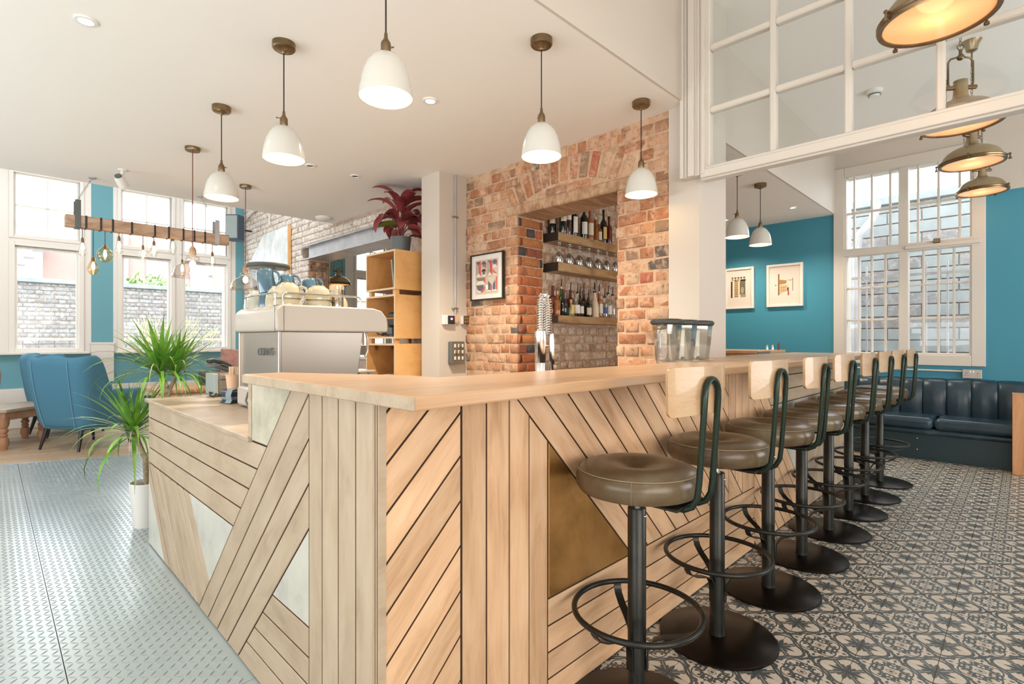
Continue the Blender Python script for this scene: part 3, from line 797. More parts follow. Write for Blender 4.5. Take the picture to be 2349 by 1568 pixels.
build('pilaster_box', MB().cbox((1.075, YB - 0.05, 0.60), (1.355, YB, 1.19), 0.004), M['win_trim'], wb, smooth=False)
build('pilaster_cap', MB().cbox((1.06, YB - 0.06, 1.17), (1.37, YB, 1.20), 0.004), M['win_trim'], wb, smooth=False)
build('ledge', MB().cbox((-3.2, YB - 0.12, 1.03), (1.06, YB, 1.065), 0.006), M['win_trim'], wb, smooth=False)
build('ledge', MB().cbox((1.37, YB - 0.12, 1.03), (3.2, YB, 1.065), 0.006), M['win_trim'], wb, smooth=False)
build('boxed_pipe', MB().cbox((-3.2, YB - 0.10, 0.35), (3.2, YB, 0.56), 0.006), M['win_trim'], wb, smooth=False)
struct('baseboard_back', MB().cbox((-3.2, YB - 0.025, 0), (3.2, YB, 0.14), 0.006), M['win_trim'])
def ring(mb, x0, x1, z0, z1, ya, yb_, wd):
    mb.box((x0, ya, z0), (x0 + wd, yb_, z1)); mb.box((x1 - wd, ya, z0), (x1, yb_, z1))
    mb.box((x0 + wd, ya, z0), (x1 - wd, yb_, z0 + wd)); mb.box((x0 + wd, ya, z1 - wd), (x1 - wd, yb_, z1))
for i, (a, b) in enumerate(opens):
    f = MB()
    ring(f, a - 0.05, b + 0.05, 1.06, 2.62, YB - 0.03, YB + 0.03, 0.06)
    ring(f, a - 0.05, b + 0.05, 2.66, 3.63, YB - 0.03, YB + 0.03, 0.05)
    f.box((a - 0.02, YB - 0.012, 2.56), (b + 0.02, YB + 0.06, 2.70)); f.box((a, YB, 1.06), (b, YB + 0.08, 1.10))
    ring(f, a, b, 1.08, 2.56, YB + 0.03, YB + 0.07, 0.038); ring(f, a, b, 2.70, 3.60, YB + 0.03, YB + 0.07, 0.026)
    wn = struct('window_%d' % (i + 2), f, M['win_trim'], bevel=0.004)
    wn['label'] = ('tall white sash window beyond the left edge', 'leftmost tall white sash window with four-pane fanlight', 'tall white sash window right of the teal strip', 'tall white sash window next to the whitewashed brick', 'first sash window of the next room', 'second sash window of the next room', 'third sash window of the next room')[i]
    build('pane', MB().box((a + .035, YB + .05, 1.115), (b - .035, YB + .053, 2.525)), M['pane'], wn, smooth=False)
    xm = (a + b) / 2; zm = 3.13
    build('glazing_bar', MB().box((xm - .010, YB + .015, 2.72), (xm + .010, YB + .062, 3.58)), M['win_trim'], wn, smooth=False)
    for x0, x1 in ((a + .024, xm - .006), (xm + .006, b - .024)):
        build('glazing_bar', MB().box((x0, YB + .015, zm - .010), (x1, YB + .062, zm + .010)), M['win_trim'], wn, smooth=False)
        for z0, z1 in ((2.724, zm - .006), (zm + .006, 3.576)):
            build('pane', MB().box((x0, YB + .05, z0), (x1, YB + .053, z1)), M['pane'], wn, smooth=False)

# ---------------------------------------------------------------- right-hand end wall (x = 7.37)
XR = 7.37
w = MB()
w.box((XR, 1.56, 0), (XR + 0.3, 7.5, 3.7)); w.box((XR, -3.2, 0), (XR + 0.3, 0.37, 3.7)); w.box((XR, 0.37, 0), (XR + 0.3, 1.56, 1.05)); w.box((XR, 0.37, 3.24), (XR + 0.3, 1.56, 3.7))
w.box((XR, 7.5, 0), (XR + 0.3, 10.1, 4.2))
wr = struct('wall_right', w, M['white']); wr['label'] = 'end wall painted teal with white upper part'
build('painted_panel', MB().box((XR - .003, 1.6, 0), (XR + .01, 6.6, ZL)), M['teal'], wr, smooth=False)
build('painted_panel', MB().box((XR - .003, -3.1, 0), (XR + .01, 0.35, 2.78)), M['teal'], wr, smooth=False)
build('painted_panel', MB().box((XR - .003, 0.35, 0), (XR + .01, 1.6, 0.96)), M['teal'], wr, smooth=False)
f = MB()
def ringx(mb, y0, y1, z0, z1, x0, x1, wd):
    mb.box((x0, y0, z0), (x1, y0 + wd, z1)); mb.box((x0, y1 - wd, z0), (x1, y1, z1))
    mb.box((x0, y0 + wd, z0), (x1, y1 - wd, z0 + wd)); mb.box((x0, y0 + wd, z1 - wd), (x1, y1 - wd, z1))
ringx(f, 0.293, 1.685, 0.955, 3.33, XR - 0.03, XR + 0.01, 0.115)
ringx(f, 0.37, 1.60, 1.04, 3.26, XR - 0.02, XR + 0.10, 0.05)
f.box((XR - 0.02, 0.945, 1.05), (XR + 0.10, 1.035, 3.24)); f.box((XR - 0.03, 0.40, 2.245), (XR + 0.10, 1.58, 2.335))
f.box((XR - 0.06, 0.33, 2.26), (XR - 0.02, 0.97, 2.30))
wn = struct('window_9', f, M['trim'], bevel=0.006); wn['label'] = 'large white many-paned window above the navy bench'
for (ya, yb2) in ((0.42, 0.945), (1.035, 1.56)):
    # upper casement: narrow outer panes, two rows; lower: four columns, three rows
    for (z0, z1, fr, rows) in ((2.335, 3.21, (0, .16, .5, .84, 1), 2), (1.09, 2.245, (0, .25, .5, .75, 1), 3)):
        W_ = yb2 - ya
        for k in fr[1:-1]:
            yy = ya + k * W_; build('glazing_bar', MB().cbox((XR + .02, yy - .011, z0), (XR + .06, yy + .011, z1), 0.004), M['trim'], wn, smooth=False)
        for r_ in range(1, rows):
            zz = z0 + (z1 - z0) * r_ / rows
            for k0, k1 in zip(fr[:-1], fr[1:]):
                build('glazing_bar', MB().cbox((XR + .022, ya + k0 * W_ + .011, zz - .012), (XR + .058, ya + k1 * W_ - .011, zz + .012), 0.004), M['trim'], wn, smooth=False)
        for k0, k1 in zip(fr[:-1], fr[1:]):
            for r_ in range(rows):
                build('pane', MB().box((XR + .038, ya + k0 * W_ + .006, z0 + (z1 - z0) * r_ / rows + .006), (XR + .041, ya + k1 * W_ - .006, z0 + (z1 - z0) * (r_ + 1) / rows - .006)), M['pane'], wn, smooth=False)
build('latch', MB().cbox((XR - 0.075, 0.66, 2.30), (XR - 0.03, 0.72, 2.35), 0.006), M['antique'], wn, smooth=False)

# ---------------------------------------------------------------- outside
yard = struct('ground', MB().box((-20, 10.4, -0.3), (40, 60, -0.1)), M['soot']); yard['label'] = 'grey yard outside the windows'
struct('ground', MB().box((7.7, -20, -0.3), (40, 10.4, -0.1)), M['soot'])['label'] = 'grey passage beyond the end window'
gw = thing('garden_wall', 'grey brick boundary wall outside the tall windows', 'wall', (0, 14, 0))
build('wall_core', MB().box((-6, 0.02, -0.2), (16, 0.3, 2.40)), M['mortar_grey'], gw, smooth=False)
build('coping', MB().cbox((-6, -0.05, 2.38), (16, 0.32, 2.47), 0.01), M['concrete'], gw, smooth=False)
BO = brick_meshes('i', M['brick_out'], BL - .012, CH - .011, n=3, seed=15); HO = brick_meshes('j', M['brick_out'], BL / 2 - .012, CH - .011, n=3, seed=16)
CH0 = CH
n_ = 0
for (a, b) in ((0.3, 1.45), (2.0, 3.1), (3.15, 4.25)):
    lay_bricks(gw, a, b, 1.25, 2.38, lambda s, z: (s, 0.0, z), PI, BO, HO, None, 0.004)
lowb = MB(); kz = 0.3
while kz < 1.24:
    sx = 0
    while sx < 5: lowb.cbox((sx, -0.003, kz), (sx + BL - .012, 0.03, kz + CH - .011), 0.004); sx += BL
    kz += CH
build('low_courses', lowb, M['brick_out'], gw, kind='stuff', smooth=False)
hb_ = thing('apartment_building', 'washed-out red building with fire stair beyond the boundary wall', 'building', (0, 26, 0))
build('wall', MB().box((-12, 0, -0.2), (7.5, 6, 5.6)), M['red_building'], hb_, smooth=False)
for x in (0.5, 2.4, 4.6, 6.2):
    for z in (3.4,):
        fw_ = build('window', MB().cbox((x, -0.08, z), (x + 0.9, 0.02, z + 1.3), 0.02), M['trim'], hb_, smooth=False)
        build('pane', MB().box((x + .1, -0.1, z + .1), (x + .8, -0.08, z + 1.2)), M['steel_grey'], fw_, smooth=False)
build('drainpipe', MB().rod((3.9, -0.15, 0), (3.9, -0.15, 5.5), 0.08), M['concrete'], hb_)
st = MB()
for k in range(9): st.box((-0.9 + k * 0.25, -1.2, 2.2 + k * 0.28), (-0.6 + k * 0.25, -0.4, 2.25 + k * 0.28))
st.box((-1.0, -1.25, 4.7), (1.8, -0.3, 4.78))
st.rod((-0.9, -1.2, 3.1), (1.5, -1.2, 5.8), 0.03); st.rod((-0.9, -1.2, 2.3), (-0.9, -1.2, 3.2), 0.03)
build('fire_stair', st, M['steel_grey'], hb_, smooth=False)
def leaf_cloud(name, label, loc, rad, n, mat, parent_trunk=True, seed=1, cat='tree', size=0.11):
    rn = random.Random(seed); t = thing(name, label, cat, loc)
    mb = MB()
    for _ in range(n):
        d = Vector((rn.gauss(0, 1), rn.gauss(0, 1), rn.gauss(0, 1))).normalized() * rad * (rn.random() ** 0.35)
        d.z *= 0.75; a = Vector((rn.gauss(0, 1), rn.gauss(0, 1), rn.gauss(0, 1))).normalized(); b_ = a.orthogonal().normalized(); s = size * rn.uniform(.6, 1.3)
        p = d + Vector((0, 0, rad * 1.25 + 1.0))
        mb.add([p - a * s, p + b_ * s * .5, p + a * s, p - b_ * s * .5], [(0, 1, 2, 3)])
    build('foliage', mb, mat, t, smooth=False, kind='stuff')
    build('trunk', MB().rod((0, 0, -0.2), (0, 0, rad * 1.3 + 1.0), 0.09, 8, 0.04), M['trunk'], t)
    return t
leaf_cloud('tree', 'leafy green tree above the boundary wall in the middle window', (3.25, 17.5, 0), 1.05, 1500, M['tree_leaf'], seed=3)
def bare(name, label, loc, seed, h=1.2):
    rn = random.Random(seed); t = thing(name, label, 'shrub', loc); mb = MB()
    def br(p, d, L, r, k):
        q = p + d * L; mb.rod(p, q, r, 5, r * .6)
        if k:
            for _ in range(3): br(q, (d + Vector((rn.uniform(-.7, .7), rn.uniform(-.7, .7), rn.uniform(-.1, .6)))).normalized(), L * .7, r * .6, k - 1)
    for _ in range(4): br(Vector((0, 0, 0)), Vector((rn.uniform(-.5, .5), rn.uniform(-.5, .5), 1)).normalized(), h * .45, .018, 3)
    build('twigs', mb, M['leaf_dry'], t)
bare('bare_shrub', 'pale bare shrub outside the middle tall window', (2.45, 11.6, -0.1), 4, 1.7)
# passage wall seen through the end window
nb = thing('neighbour_wall', 'pale blockwork wall outside the many-paned window', 'wall', (9.3, 0, 0))
build('wall_core', MB().box((0.03, -5, -0.2), (0.3, 8, 3.25)), M['mortar_grey'], nb, smooth=False)
rn = random.Random(9)
for r_ in range(14):
    for c in range(9):
        y0 = -0.55 + c * 0.40 + (0.2 if r_ % 2 else 0); z0 = 0.9 + r_ * 0.17
        o = build('block', MB().cbox((0, y0, z0), (0.06, y0 + 0.385, z0 + 0.155), 0.006), M['brick_out'] if rn.random() < .35 else M['concrete'], nb, smooth=False)
build('coping', MB().cbox((-0.05, -5, 3.22), (0.35, 8, 3.34), 0.01), M['concrete'], nb, smooth=False)
dp = MB().rod((8.9, 1.75, -0.1), (8.9, 1.75, 2.6), 0.06); dp.tube([(8.9, 1.75, 2.55), (8.9, 1.72, 2.75), (8.9, 1.55, 2.95), (8.9, 1.5, 3.2)], 0.06)
tag(build('drainpipe', dp, M['steel_grey']), 'white drainpipe with bent top outside the many-paned window', 'pipe')
rl = thing('railing', 'grey steel railing standing outside the many-paned window', 'railing', (7.95, 0, 0))
build('rail', MB().box((-.012, -0.4, 2.02), (.012, 2.4, 2.05)), M['steel_grey'], rl, smooth=False)
build('rail', MB().box((-.012, -0.4, 0.3), (.012, 2.4, 0.33)), M['steel_grey'], rl, smooth=False)
for k in range(14): build('bar', MB().rod((0, -0.35 + k * 0.2, -0.1), (0, -0.35 + k * 0.2, 2.18), 0.011, 8), M['steel_grey'], rl)
# ---------------------------------------------------------------- bar front: panelled cladding
XF = 0.682; YF = 1.142; EX, EY, EZ = (1, 0, 0), (0, 1, 0), (0, 0, 1)
bar = thing('bar_counter', 'L-shaped bar clad in pale boards laid in zigzag directions with brass and marble triangles', 'bar', (0.9, 1.3, 0))
bl = Vector((0.9, 1.3, 0))
core = MB(); core.box((XF + .006 - .9, YF + .006 - 1.3, 0.0), (5.335 - .9, 1.30 - 1.3, 1.075)); core.box((XF + .006 - .9, 1.30 - 1.3, 0), (0.86 - .9, 2.045 - 1.3, 1.075)); core.box((XF + .006 - .9, 2.045 - 1.3, 0), (0.84 - .9, 3.78 - 1.3, 0.86))
build('carcass', core, M['gap'], bar, smooth=False, label='dark carcass showing in the joints')
def wing(poly, mt, g=(1, 0), name='board', t=0.018, **k): return board(name, poly, Vector((XF, 0, 0)) - bl, EY, EZ, (-1, 0, 0), t - 0.018 + 0.0, mt, bar, g, **k) if False else board(name, poly, Vector((XF + .012, 0, 0)) - bl, EY, EZ, (-1, 0, 0), 0.012 + (t - .018), mt, bar, g, **k)
def face(poly, mt, g=(1, 0), name='board', t=0.018, **k): return board(name, poly, Vector((0, YF + .012, 0)) - bl, EX, EZ, (0, -1, 0), 0.012 + (t - .018), mt, bar, g, **k)
def slant(fn, reg, cs, k, zr, mt, side=1):
    # diagonal boards between the lines s = c + k*(zr - z), for consecutive c in cs (descending)
    for c1_, c0_ in zip(cs[:-1], cs[1:]):
        p = clip(reg, 1, k, c1_ + k * zr); p = clip(p, -1, -k, -(c0_ + k * zr)) if p else p
        if len(p) > 2: fn(p, mt, (-k, 1) if True else None)
Z1 = 1.078; BG = M['beech_grey']; BB = M['beech']
# wing face (s = y)
kA = 0.967; cA = [1.687, 1.553, 1.422, 1.290, 1.158]; zr = 1.063
def rect(a, b, c, d): return [(a, c), (b, c), (b, d), (a, d)]
def pattern(fn, off, smax, ztop, mt, first_rows):
    # shared layout: verticals end at s = 1.544; off shifts along the wall
    S = lambda v: v + off
    lineA = (1, kA, S(cA[0]) + kA * zr)
    # rows of horizontals above z = .495
    for z0, z1 in zip(first_rows[1:], first_rows[:-1]):
        fn(clip(rect(S(1.5), smax, z0, z1), -1, -kA, -(S(cA[0]) + kA * zr)), mt, (1, 0))
    # slanted boards falling towards the bar corner, and the marble pieces
    kk = 1.05; zt = 0.495
    tops = [3.90, 3.773, 3.644, 3.511, 3.381, 3.246, 3.124, 3.004, 2.884]
    reg = rect(S(1.6), smax, 0.004, zt); reg = clip(reg, -1, -kA, -(S(cA[0]) + kA * zr))
    for a, b in zip(tops[:-1], tops[1:]):
        # line: s = top - kk*(zt - z)  ->  s - kk*z = top - kk*zt
        p = clip(reg, 1, -kk, S(a) - kk * zt); p = clip(p, -1, kk, -(S(b) - kk * zt)) if p else p
        if len(p) > 2: fn(p, mt, (kk, 1), gap=.0055, bev=.003)
    p = clip(reg, 1, -kk, S(tops[-1]) - kk * zt)
    fn(p, M['marble'], (1, 0), 'marble_panel', label='pale marble inlay panel')
    p = clip(reg, -1, kk, -(S(tops[0]) - kk * zt))
    if len(p) > 2: fn(p, M['marble'], (1, 0), 'marble_panel', label='pale marble inlay panel')
    # diagonals
    reg = rect(S(1.544), smax, 0.004, ztop)
    slant(fn, reg, [S(c) for c in cA], kA, zr, mt)
    # triangle of marble, boards under it
    tri = clip(rect(S(1.544), smax, 0.362, ztop), 1, kA, S(cA[-1]) + kA * zr)
    fn(tri, M['marble'], (1, 0), 'marble_panel', label='pale marble inlay panel')
    for z0, z1 in ((.27, .362), (.185, .27), (.099, .185), (.004, .099)):
        fn(clip(rect(S(1.544), smax, z0, z1), 1, kA, S(cA[-1]) + kA * zr), mt, (1, 0))
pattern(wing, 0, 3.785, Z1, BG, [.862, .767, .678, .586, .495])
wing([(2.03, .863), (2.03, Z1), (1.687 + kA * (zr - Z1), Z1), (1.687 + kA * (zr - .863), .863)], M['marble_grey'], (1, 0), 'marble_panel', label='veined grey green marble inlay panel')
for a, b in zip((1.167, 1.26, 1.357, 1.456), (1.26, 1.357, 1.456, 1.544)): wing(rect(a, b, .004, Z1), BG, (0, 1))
build('end_post', MB().cbox((XF - 0.002 - .9, 2.032 - 1.3, .872), (XF + .11 - .9, 2.062 - 1.3, Z1), 0.002), M['beech_grey'], bar, smooth=False)
# plywood edge at the outer corner, its layers as separate strips
for i in range(5):
    build('ply_layer', MB().box((XF - .001 - .9, 1.140 + i * .0054 - 1.3, 0.003), (XF + .02 - .9, 1.1446 + i * .0054 - 1.3, Z1)), M['beech_grey'] if i % 2 == 0 else M['ply_dim'], bar, smooth=False)
# long face (s = x)
cz = [1.039 + .127, 1.039, .907, .781, .656, .528, .400, .272, .145, .018, -.11, -.25, -.4]
reg = rect(.690, .948, .004, Z1)
for a, b in zip(cz[:-1], cz[1:]):
    # z - .97*(s-.69) between b and a
    p = clip(reg, -.97, 1, a - .97 * .69); p = clip(p, .97, -1, -(b - .97 * .69)) if p else p
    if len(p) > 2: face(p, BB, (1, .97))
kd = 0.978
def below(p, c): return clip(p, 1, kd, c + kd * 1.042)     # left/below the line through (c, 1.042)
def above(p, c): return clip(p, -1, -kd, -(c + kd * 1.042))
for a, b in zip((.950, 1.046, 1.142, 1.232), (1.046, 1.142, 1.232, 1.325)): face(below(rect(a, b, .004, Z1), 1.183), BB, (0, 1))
face(below(rect(1.327, 3.0, .362, Z1), 1.183), M['brass'], (1, 0), 'brass_panel', label='patinated brass triangle')
for a, b in ((.27, .362), (.18, .27), (.09, .18), (.004, .09)): face(rect(1.325, 3.2, a, b), BB, (1, 0))
reg = rect(1.18, 2.822, .362, Z1) ; reg2 = [(2.822, .362), (3.013, .362), (2.822, .556)]
cs = [1.183 + .1275 * k for k in range(0, 15)]
for a, b in zip(cs[:-1], cs[1:]):
    p = above(below(reg, b), a)
    if len(p) > 2: face(p, BB, (-kd, 1))
cl = 3.013 - kd * (1.042 - .362)
for a, b in ((2.822, 2.917), (2.917, 3.013), (3.013, 3.108), (3.108, 3.2)): face(above(rect(a, b, .362, Z1), cl), BB, (0, 1))
face(below(rect(2.822, 3.1, .362, Z1), cl), BB, (-kd, 1))
# far section repeats the wing layout
reg = rect(3.2, 5.335, .004, Z1); c0_ = 3.26
for z0, z1 in ((.82, .905), (.905, 1.0), (1.0, Z1)): face(above(rect(3.2, 5.335, z0, z1), c0_), BG, (1, 0))
cs = [c0_ - .13 * k for k in range(0, 9)]
for a, b in zip(cs[1:], cs[:-1]):
    p = above(below(reg, b), a)
    if len(p) > 2: face(p, BB, (-kd, 1))
low = above(rect(3.2, 5.335, .004, .82), c0_)
for k in range(0, 12):
    a = 3.80 + k * .12; b = a + .12        # lines s = a + z/1.72
    p = clip(low, 1, -1 / 1.72, b); p = clip(p, -1, 1 / 1.72, -a) if p else p
    if len(p) > 2: face(p, BG, (1 / 1.72, 1))
p = clip(low, 1, -1 / 1.72, 3.80)
face(p, M['marble'], (1, 0), 'marble_panel', label='pale marble inlay panel')
p = clip(low, -1, 1 / 1.72, -(3.80 + 12 * .12))
if len(p) > 2: face(p, M['marble'], (1, 0), 'marble_panel', label='pale marble inlay panel')
build('end_board', MB().cbox((5.33 - .9, YF - 1.3, 0), (5.35 - .9, 0, Z1), .003), M['beech_grey'], bar, smooth=False)
# worktops
wt = MB().prism([(.64, .933), (5.62, .933), (5.62, 1.64), (3.64, 1.64), (3.64, 1.492), (3.222, 1.492), (3.222, 1.36), (1.03, 1.36), (1.02, 1.52), (.815, 1.92), (.77, 1.99), (.64, 1.99)], 1.080, 1.1135)
o = build('bar_worktop', wt, M['beech_top'], smooth=False, bevel=0.005)
tag(o, 'long honey coloured beech worktop on the tall bar, its corner towards the camera', 'worktop')
# end-grain block on the wing edge
build('end_block', MB().cbox((.637, .93, 1.082), (.645, 1.335, 1.111), .002), M['beech_grey'], o, smooth=False)
build('edge_lipping', MB().cbox((.637, 1.337, 1.082), (.645, 1.992, 1.111), .002), M['beech_grey'], o, smooth=False)
lw = MB().cbox((XF - .012, 2.062, .862), (1.62, 3.83, .876), .002); lw.cbox((XF - .014, 2.035, .858), (XF + .012, 3.832, .878), .003)
lo = build('low_worktop', lw, M['low_top'], smooth=False)
tag(lo, 'lower pale worktop at the left end of the bar under the coffee machine', 'worktop')
build('support', MB().box((1.35, 2.1, 0), (1.58, 3.75, .862)), M['gap'], lo, smooth=False)
# service cabinet with sink behind the bar
sc_ = thing('service_cabinet', 'steel-topped service cabinet hidden behind the bar', 'cabinet', (2.0, 1.6, 0))
build('body', MB().cbox((-0.9, -0.26, 0), (1.1, 0.30, .88), .004), M['white_plastic'], sc_, smooth=False)
build('top', MB().cbox((-0.92, -0.235, .88), (1.12, 0.32, .905), .003), M['steel'], sc_, smooth=False)
build('upstand_shelf', MB().cbox((0.35, -0.235, 1.03), (1.2, -0.06, 1.055), .003), M['steel'], sc_, smooth=False)
build('shelf_post', MB().box((0.4, -0.2, .905), (0.43, -0.1, 1.03)).box((1.05, -0.2, .905), (1.08, -0.1, 1.03)), M['steel'], sc_, smooth=False)

# ---------------------------------------------------------------- bar stools
def make_stool():
    t = thing('bar_stool', 'x', 'bar stool', (0, 0, 0), 0, 'bar stools along the bar')
    build('base_plate', MB().lathe([(0, .0), (.227, 0), (.231, .004), (.231, .009), (.225, .0125), (.035, .016), (0, .016)], 56), M['base_metal'], t)
    build('column', MB().lathe([(.034, .012), (.030, .03), (.030, .682), (.027, .686), (.012, .686)], 28), M['black_metal'], t)
    build('piston', MB().cyl((0, 0, .675), .0125, .065, 16), M['chrome'], t)
    # foot ring with three flat straps
    rg = MB().tube([(.2055 * math.cos(2 * PI * i / 48), .2055 * math.sin(2 * PI * i / 48), .345) for i in range(48)], .0095, 10, True)
    fr = build('foot_ring', rg, M['black_metal'], t)
    for k in range(3):
        a = 2 * PI * k / 3 + .9
        ca, sa = math.cos(a), math.sin(a)
        pts = [(r_ * ca, r_ * sa, z) for r_, z in ((.200, .345), (.200, .328), (.186, .308), (.15, .290), (.09, .274), (.055, .258), (.037, .23), (.034, .19), (.034, .155))]
        build('strap', MB().ribbon(pts, .026, (-sa, ca, 0), .005), M['black_metal'], fr)
    build('bolt', MB().sphere((0, -.030, .66), .005, 8, 6), M['chrome'], t)
    SZ = .033
    # seat cushion
    prof = [(0, .704), (.165, .704), (.188, .712), (.199, .730), (.200, .752), (.196, .772), (.185, .786), (.155, .797), (.12, .801), (.085, .799), (.055, .792), (.03, .783), (.014, .776), (0, .774)]
    prof = [(r_, z + SZ) for r_, z in prof]
    build('seat', MB().lathe(prof, 56), M['olive_leather'], t)
    pp = MB().tube([(.1915 * math.cos(2 * PI * i / 56), .1915 * math.sin(2 * PI * i / 56)  , .7815 + SZ) for i in range(56)], .0018, 6, True)
    for a in (3.6, .5): pp.tube([(r_ * math.cos(a), r_ * math.sin(a), z + SZ) for r_, z in ((.1925, .781), (.1985, .77), (.2015, .752), (.2005, .730), (.190, .712))], .0009, 5)
    build('piping', pp, M['stitch'], t)
    build('button', MB().sphere((0, 0, .778 + SZ), .011, 12, 6, sz=.4), M['olive_leather'], t)
    build('seat_plate', MB().cbox((-.09, -.19, .727), (.09, .09, .737), .003), M['black_metal'], t, smooth=False)
    # hairpin back frame: two tubes from under the seat joined by a bend at the top
    hw = .046; fp = MB(); pts = []
    path = [(-.04, .727), (-.15, .725), (-.188, .728), (-.214, .742), (-.229, .770), (-.235, .815), (-.243, .93), (-.248, 1.00), (-.252, 1.060)]
    for y, z in path: pts.append((-hw, y, z))
    for i in range(1, 10):
        a = PI - PI * i / 10; pts.append((hw * math.cos(a), -.253, 1.070 + .050 * math.sin(a)))
    for y, z in reversed(path): pts.append((hw, y, z))
    fp.tube(pts, .0094, 10)
    build('back_frame', fp, M['green_metal'], t)
    # bent plywood backrest, rounded corners
    bm_ = MB(); N = 40; w_ = .19; hh = .070; th = .012
    def corner(u):
        e = max(0, abs(u) - .90) / .10; return hh - (1 - math.sqrt(max(0, 1 - e * e))) * .019
    vs = []
    for i in range(N + 1):
        u = math.sin(PI / 2 * (-1 + 2 * i / N)); x = u * w_; yb_ = -.243 + .030 * u * u; c_h = corner(u)
        ny = th
        for (dy, dz) in ((0, -c_h), (0, c_h), (ny, c_h), (ny, -c_h)): vs.append((x * (1 - .04 * (dy > 0)), yb_ + dy, 1.088 + dz))
    fs = []
    for i in range(N):
        a = i * 4; b = a + 4
        for k in range(4): fs.append((a + k, b + k, b + (k + 1) % 4, a + (k + 1) % 4))
    fs.append((0, 1, 2, 3)); fs.append(tuple(N * 4 + k for k in (3, 2, 1, 0)))
    bm_.add(vs, fs)
    build('backrest', bm_, M['stool_ply'], t, bevel=.0025)
    scr = MB()
    for z in (1.03, 1.085):
        for x in (-hw, hw): scr.sphere((x, -.252, z), .006, 8, 5)
    build('screws', scr, M['green_metal'], t, kind='stuff')
    return t
stool = make_stool()
spots = [(1.652 * .912, .912, 0.0), (2.341 * .912, .912, -.03), (3.002 * .908, .908, .02), (3.600 * .908, .908, -.02), (4.23 * .905, .905, .03), (4.825 * .905, .905, 0), (5.41 * .902, .902, -.03), (6.06 * .90, .90, .02)]
sl = ['olive leather bar stool nearest the camera, its base cut by the bottom of the picture',
      'second bar stool from the camera, in front of the zigzag boards',
      'third bar stool from the camera with a green back tube',
      'fourth bar stool from the camera, before the white column',
      'fifth bar stool from the camera in the row along the bar',
      'sixth bar stool from the camera in the row along the bar',
      'seventh bar stool from the camera, next to last in the row',
      'farthest bar stool, the last one before the navy bench']
for i, (x, y, a) in enumerate(spots):
    o = stool if i == 0 else copy_tree(stool)
    o.location = (x, y, 0); o.rotation_euler = (0, 0, a); o['label'] = sl[i]

# ---------------------------------------------------------------- white enamel pendants
def make_pendant():
    t = thing('pendant_lamp', 'x', 'pendant lamp', (0, 0, ZL), 0, 'white enamel dome pendants')
    build('ceiling_rose', MB().lathe([(0, 0), (.057, 0), (.057, -.028), (.052, -.034), (.03, -.036), (.012, -.046), (.008, -.055), (0, -.055)][::-1], 32), M['antique'], t)
    build('cord', MB().rod((0, 0, -.05), (0, 0, -.36), .0032, 8), M['cord'], t)
    build('lamp_holder', MB().lathe([(0, -.355), (.006, -.355), (.008, -.375), (.013, -.385), (.018, -.392), (.0195, -.40), (.0195, -.43), (.0175, -.435), (0, -.435)][::-1], 24), M['antique'], t)
    build('switch', MB().rod((.018, 0, -.395), (.034, 0, -.395), .002, 6).rod((.034, -.007, -.395), (.034, .007, -.395), .0028, 6), M['antique'], t)
    out = [(.019, -.432), (.030, -.436), (.045, -.445), (.063, -.463), (.078, -.487), (.089, -.515), (.097, -.548), (.102, -.58), (.1045, -.605)]
    inn = [(.1025, -.605), (.099, -.58), (.094, -.548), (.086, -.515), (.075, -.487), (.060, -.465), (.043, -.448), (.02, -.437), (0, -.437)]
    mb = MB(); mb.cur = 0; mb.lathe(out + [(.1045, -.607), (.1025, -.607)], 48, cap=False); mb.cur = 1; mb.lathe(inn, 48, cap=False)
    build('shade', mb, [M['enamel'], M['enamel_in']], t)
    build('bulb', MB().lathe([(0, -.545), (.012, -.543), (.022, -.533), (.026, -.52), (.022, -.50), (.014, -.48), (.012, -.455), (0, -.45)], 20), M['bulb'], t)
    light('bulb_light', t, (0, 0, -.572), .75, (1.0, .66, .30), .03)
    return t
pend = make_pendant()
pl = [(1.088, 1.77, 'white dome pendant hanging nearest, cord cut by the top of the picture'),
      (1.084, 2.753, 'white dome pendant left of the nearest one, over the coffee machine side'),
      (1.087, 3.796, 'leftmost white dome pendant, in front of the glass pendants'),
      (2.005, 1.773, 'white dome pendant in the middle of the bar, left of the brick wall'),
      (2.985, 1.775, 'white dome pendant before the right end of the brick wall'),
      (4.834, 1.879, 'left one of the two white pendants beyond the screen, by the teal wall'),
      (5.394, 1.870, 'right one of the two white pendants beyond the screen, by the teal wall')]
for i, (x, y, l_) in enumerate(pl):
    o = pend if i == 0 else copy_tree(pend)
    o.location = (x, y, ZL); o.rotation_euler = (0, 0, (.2, 2.9, .4, 1.2, -.2, 2.5, .6)[i]); o['label'] = l_

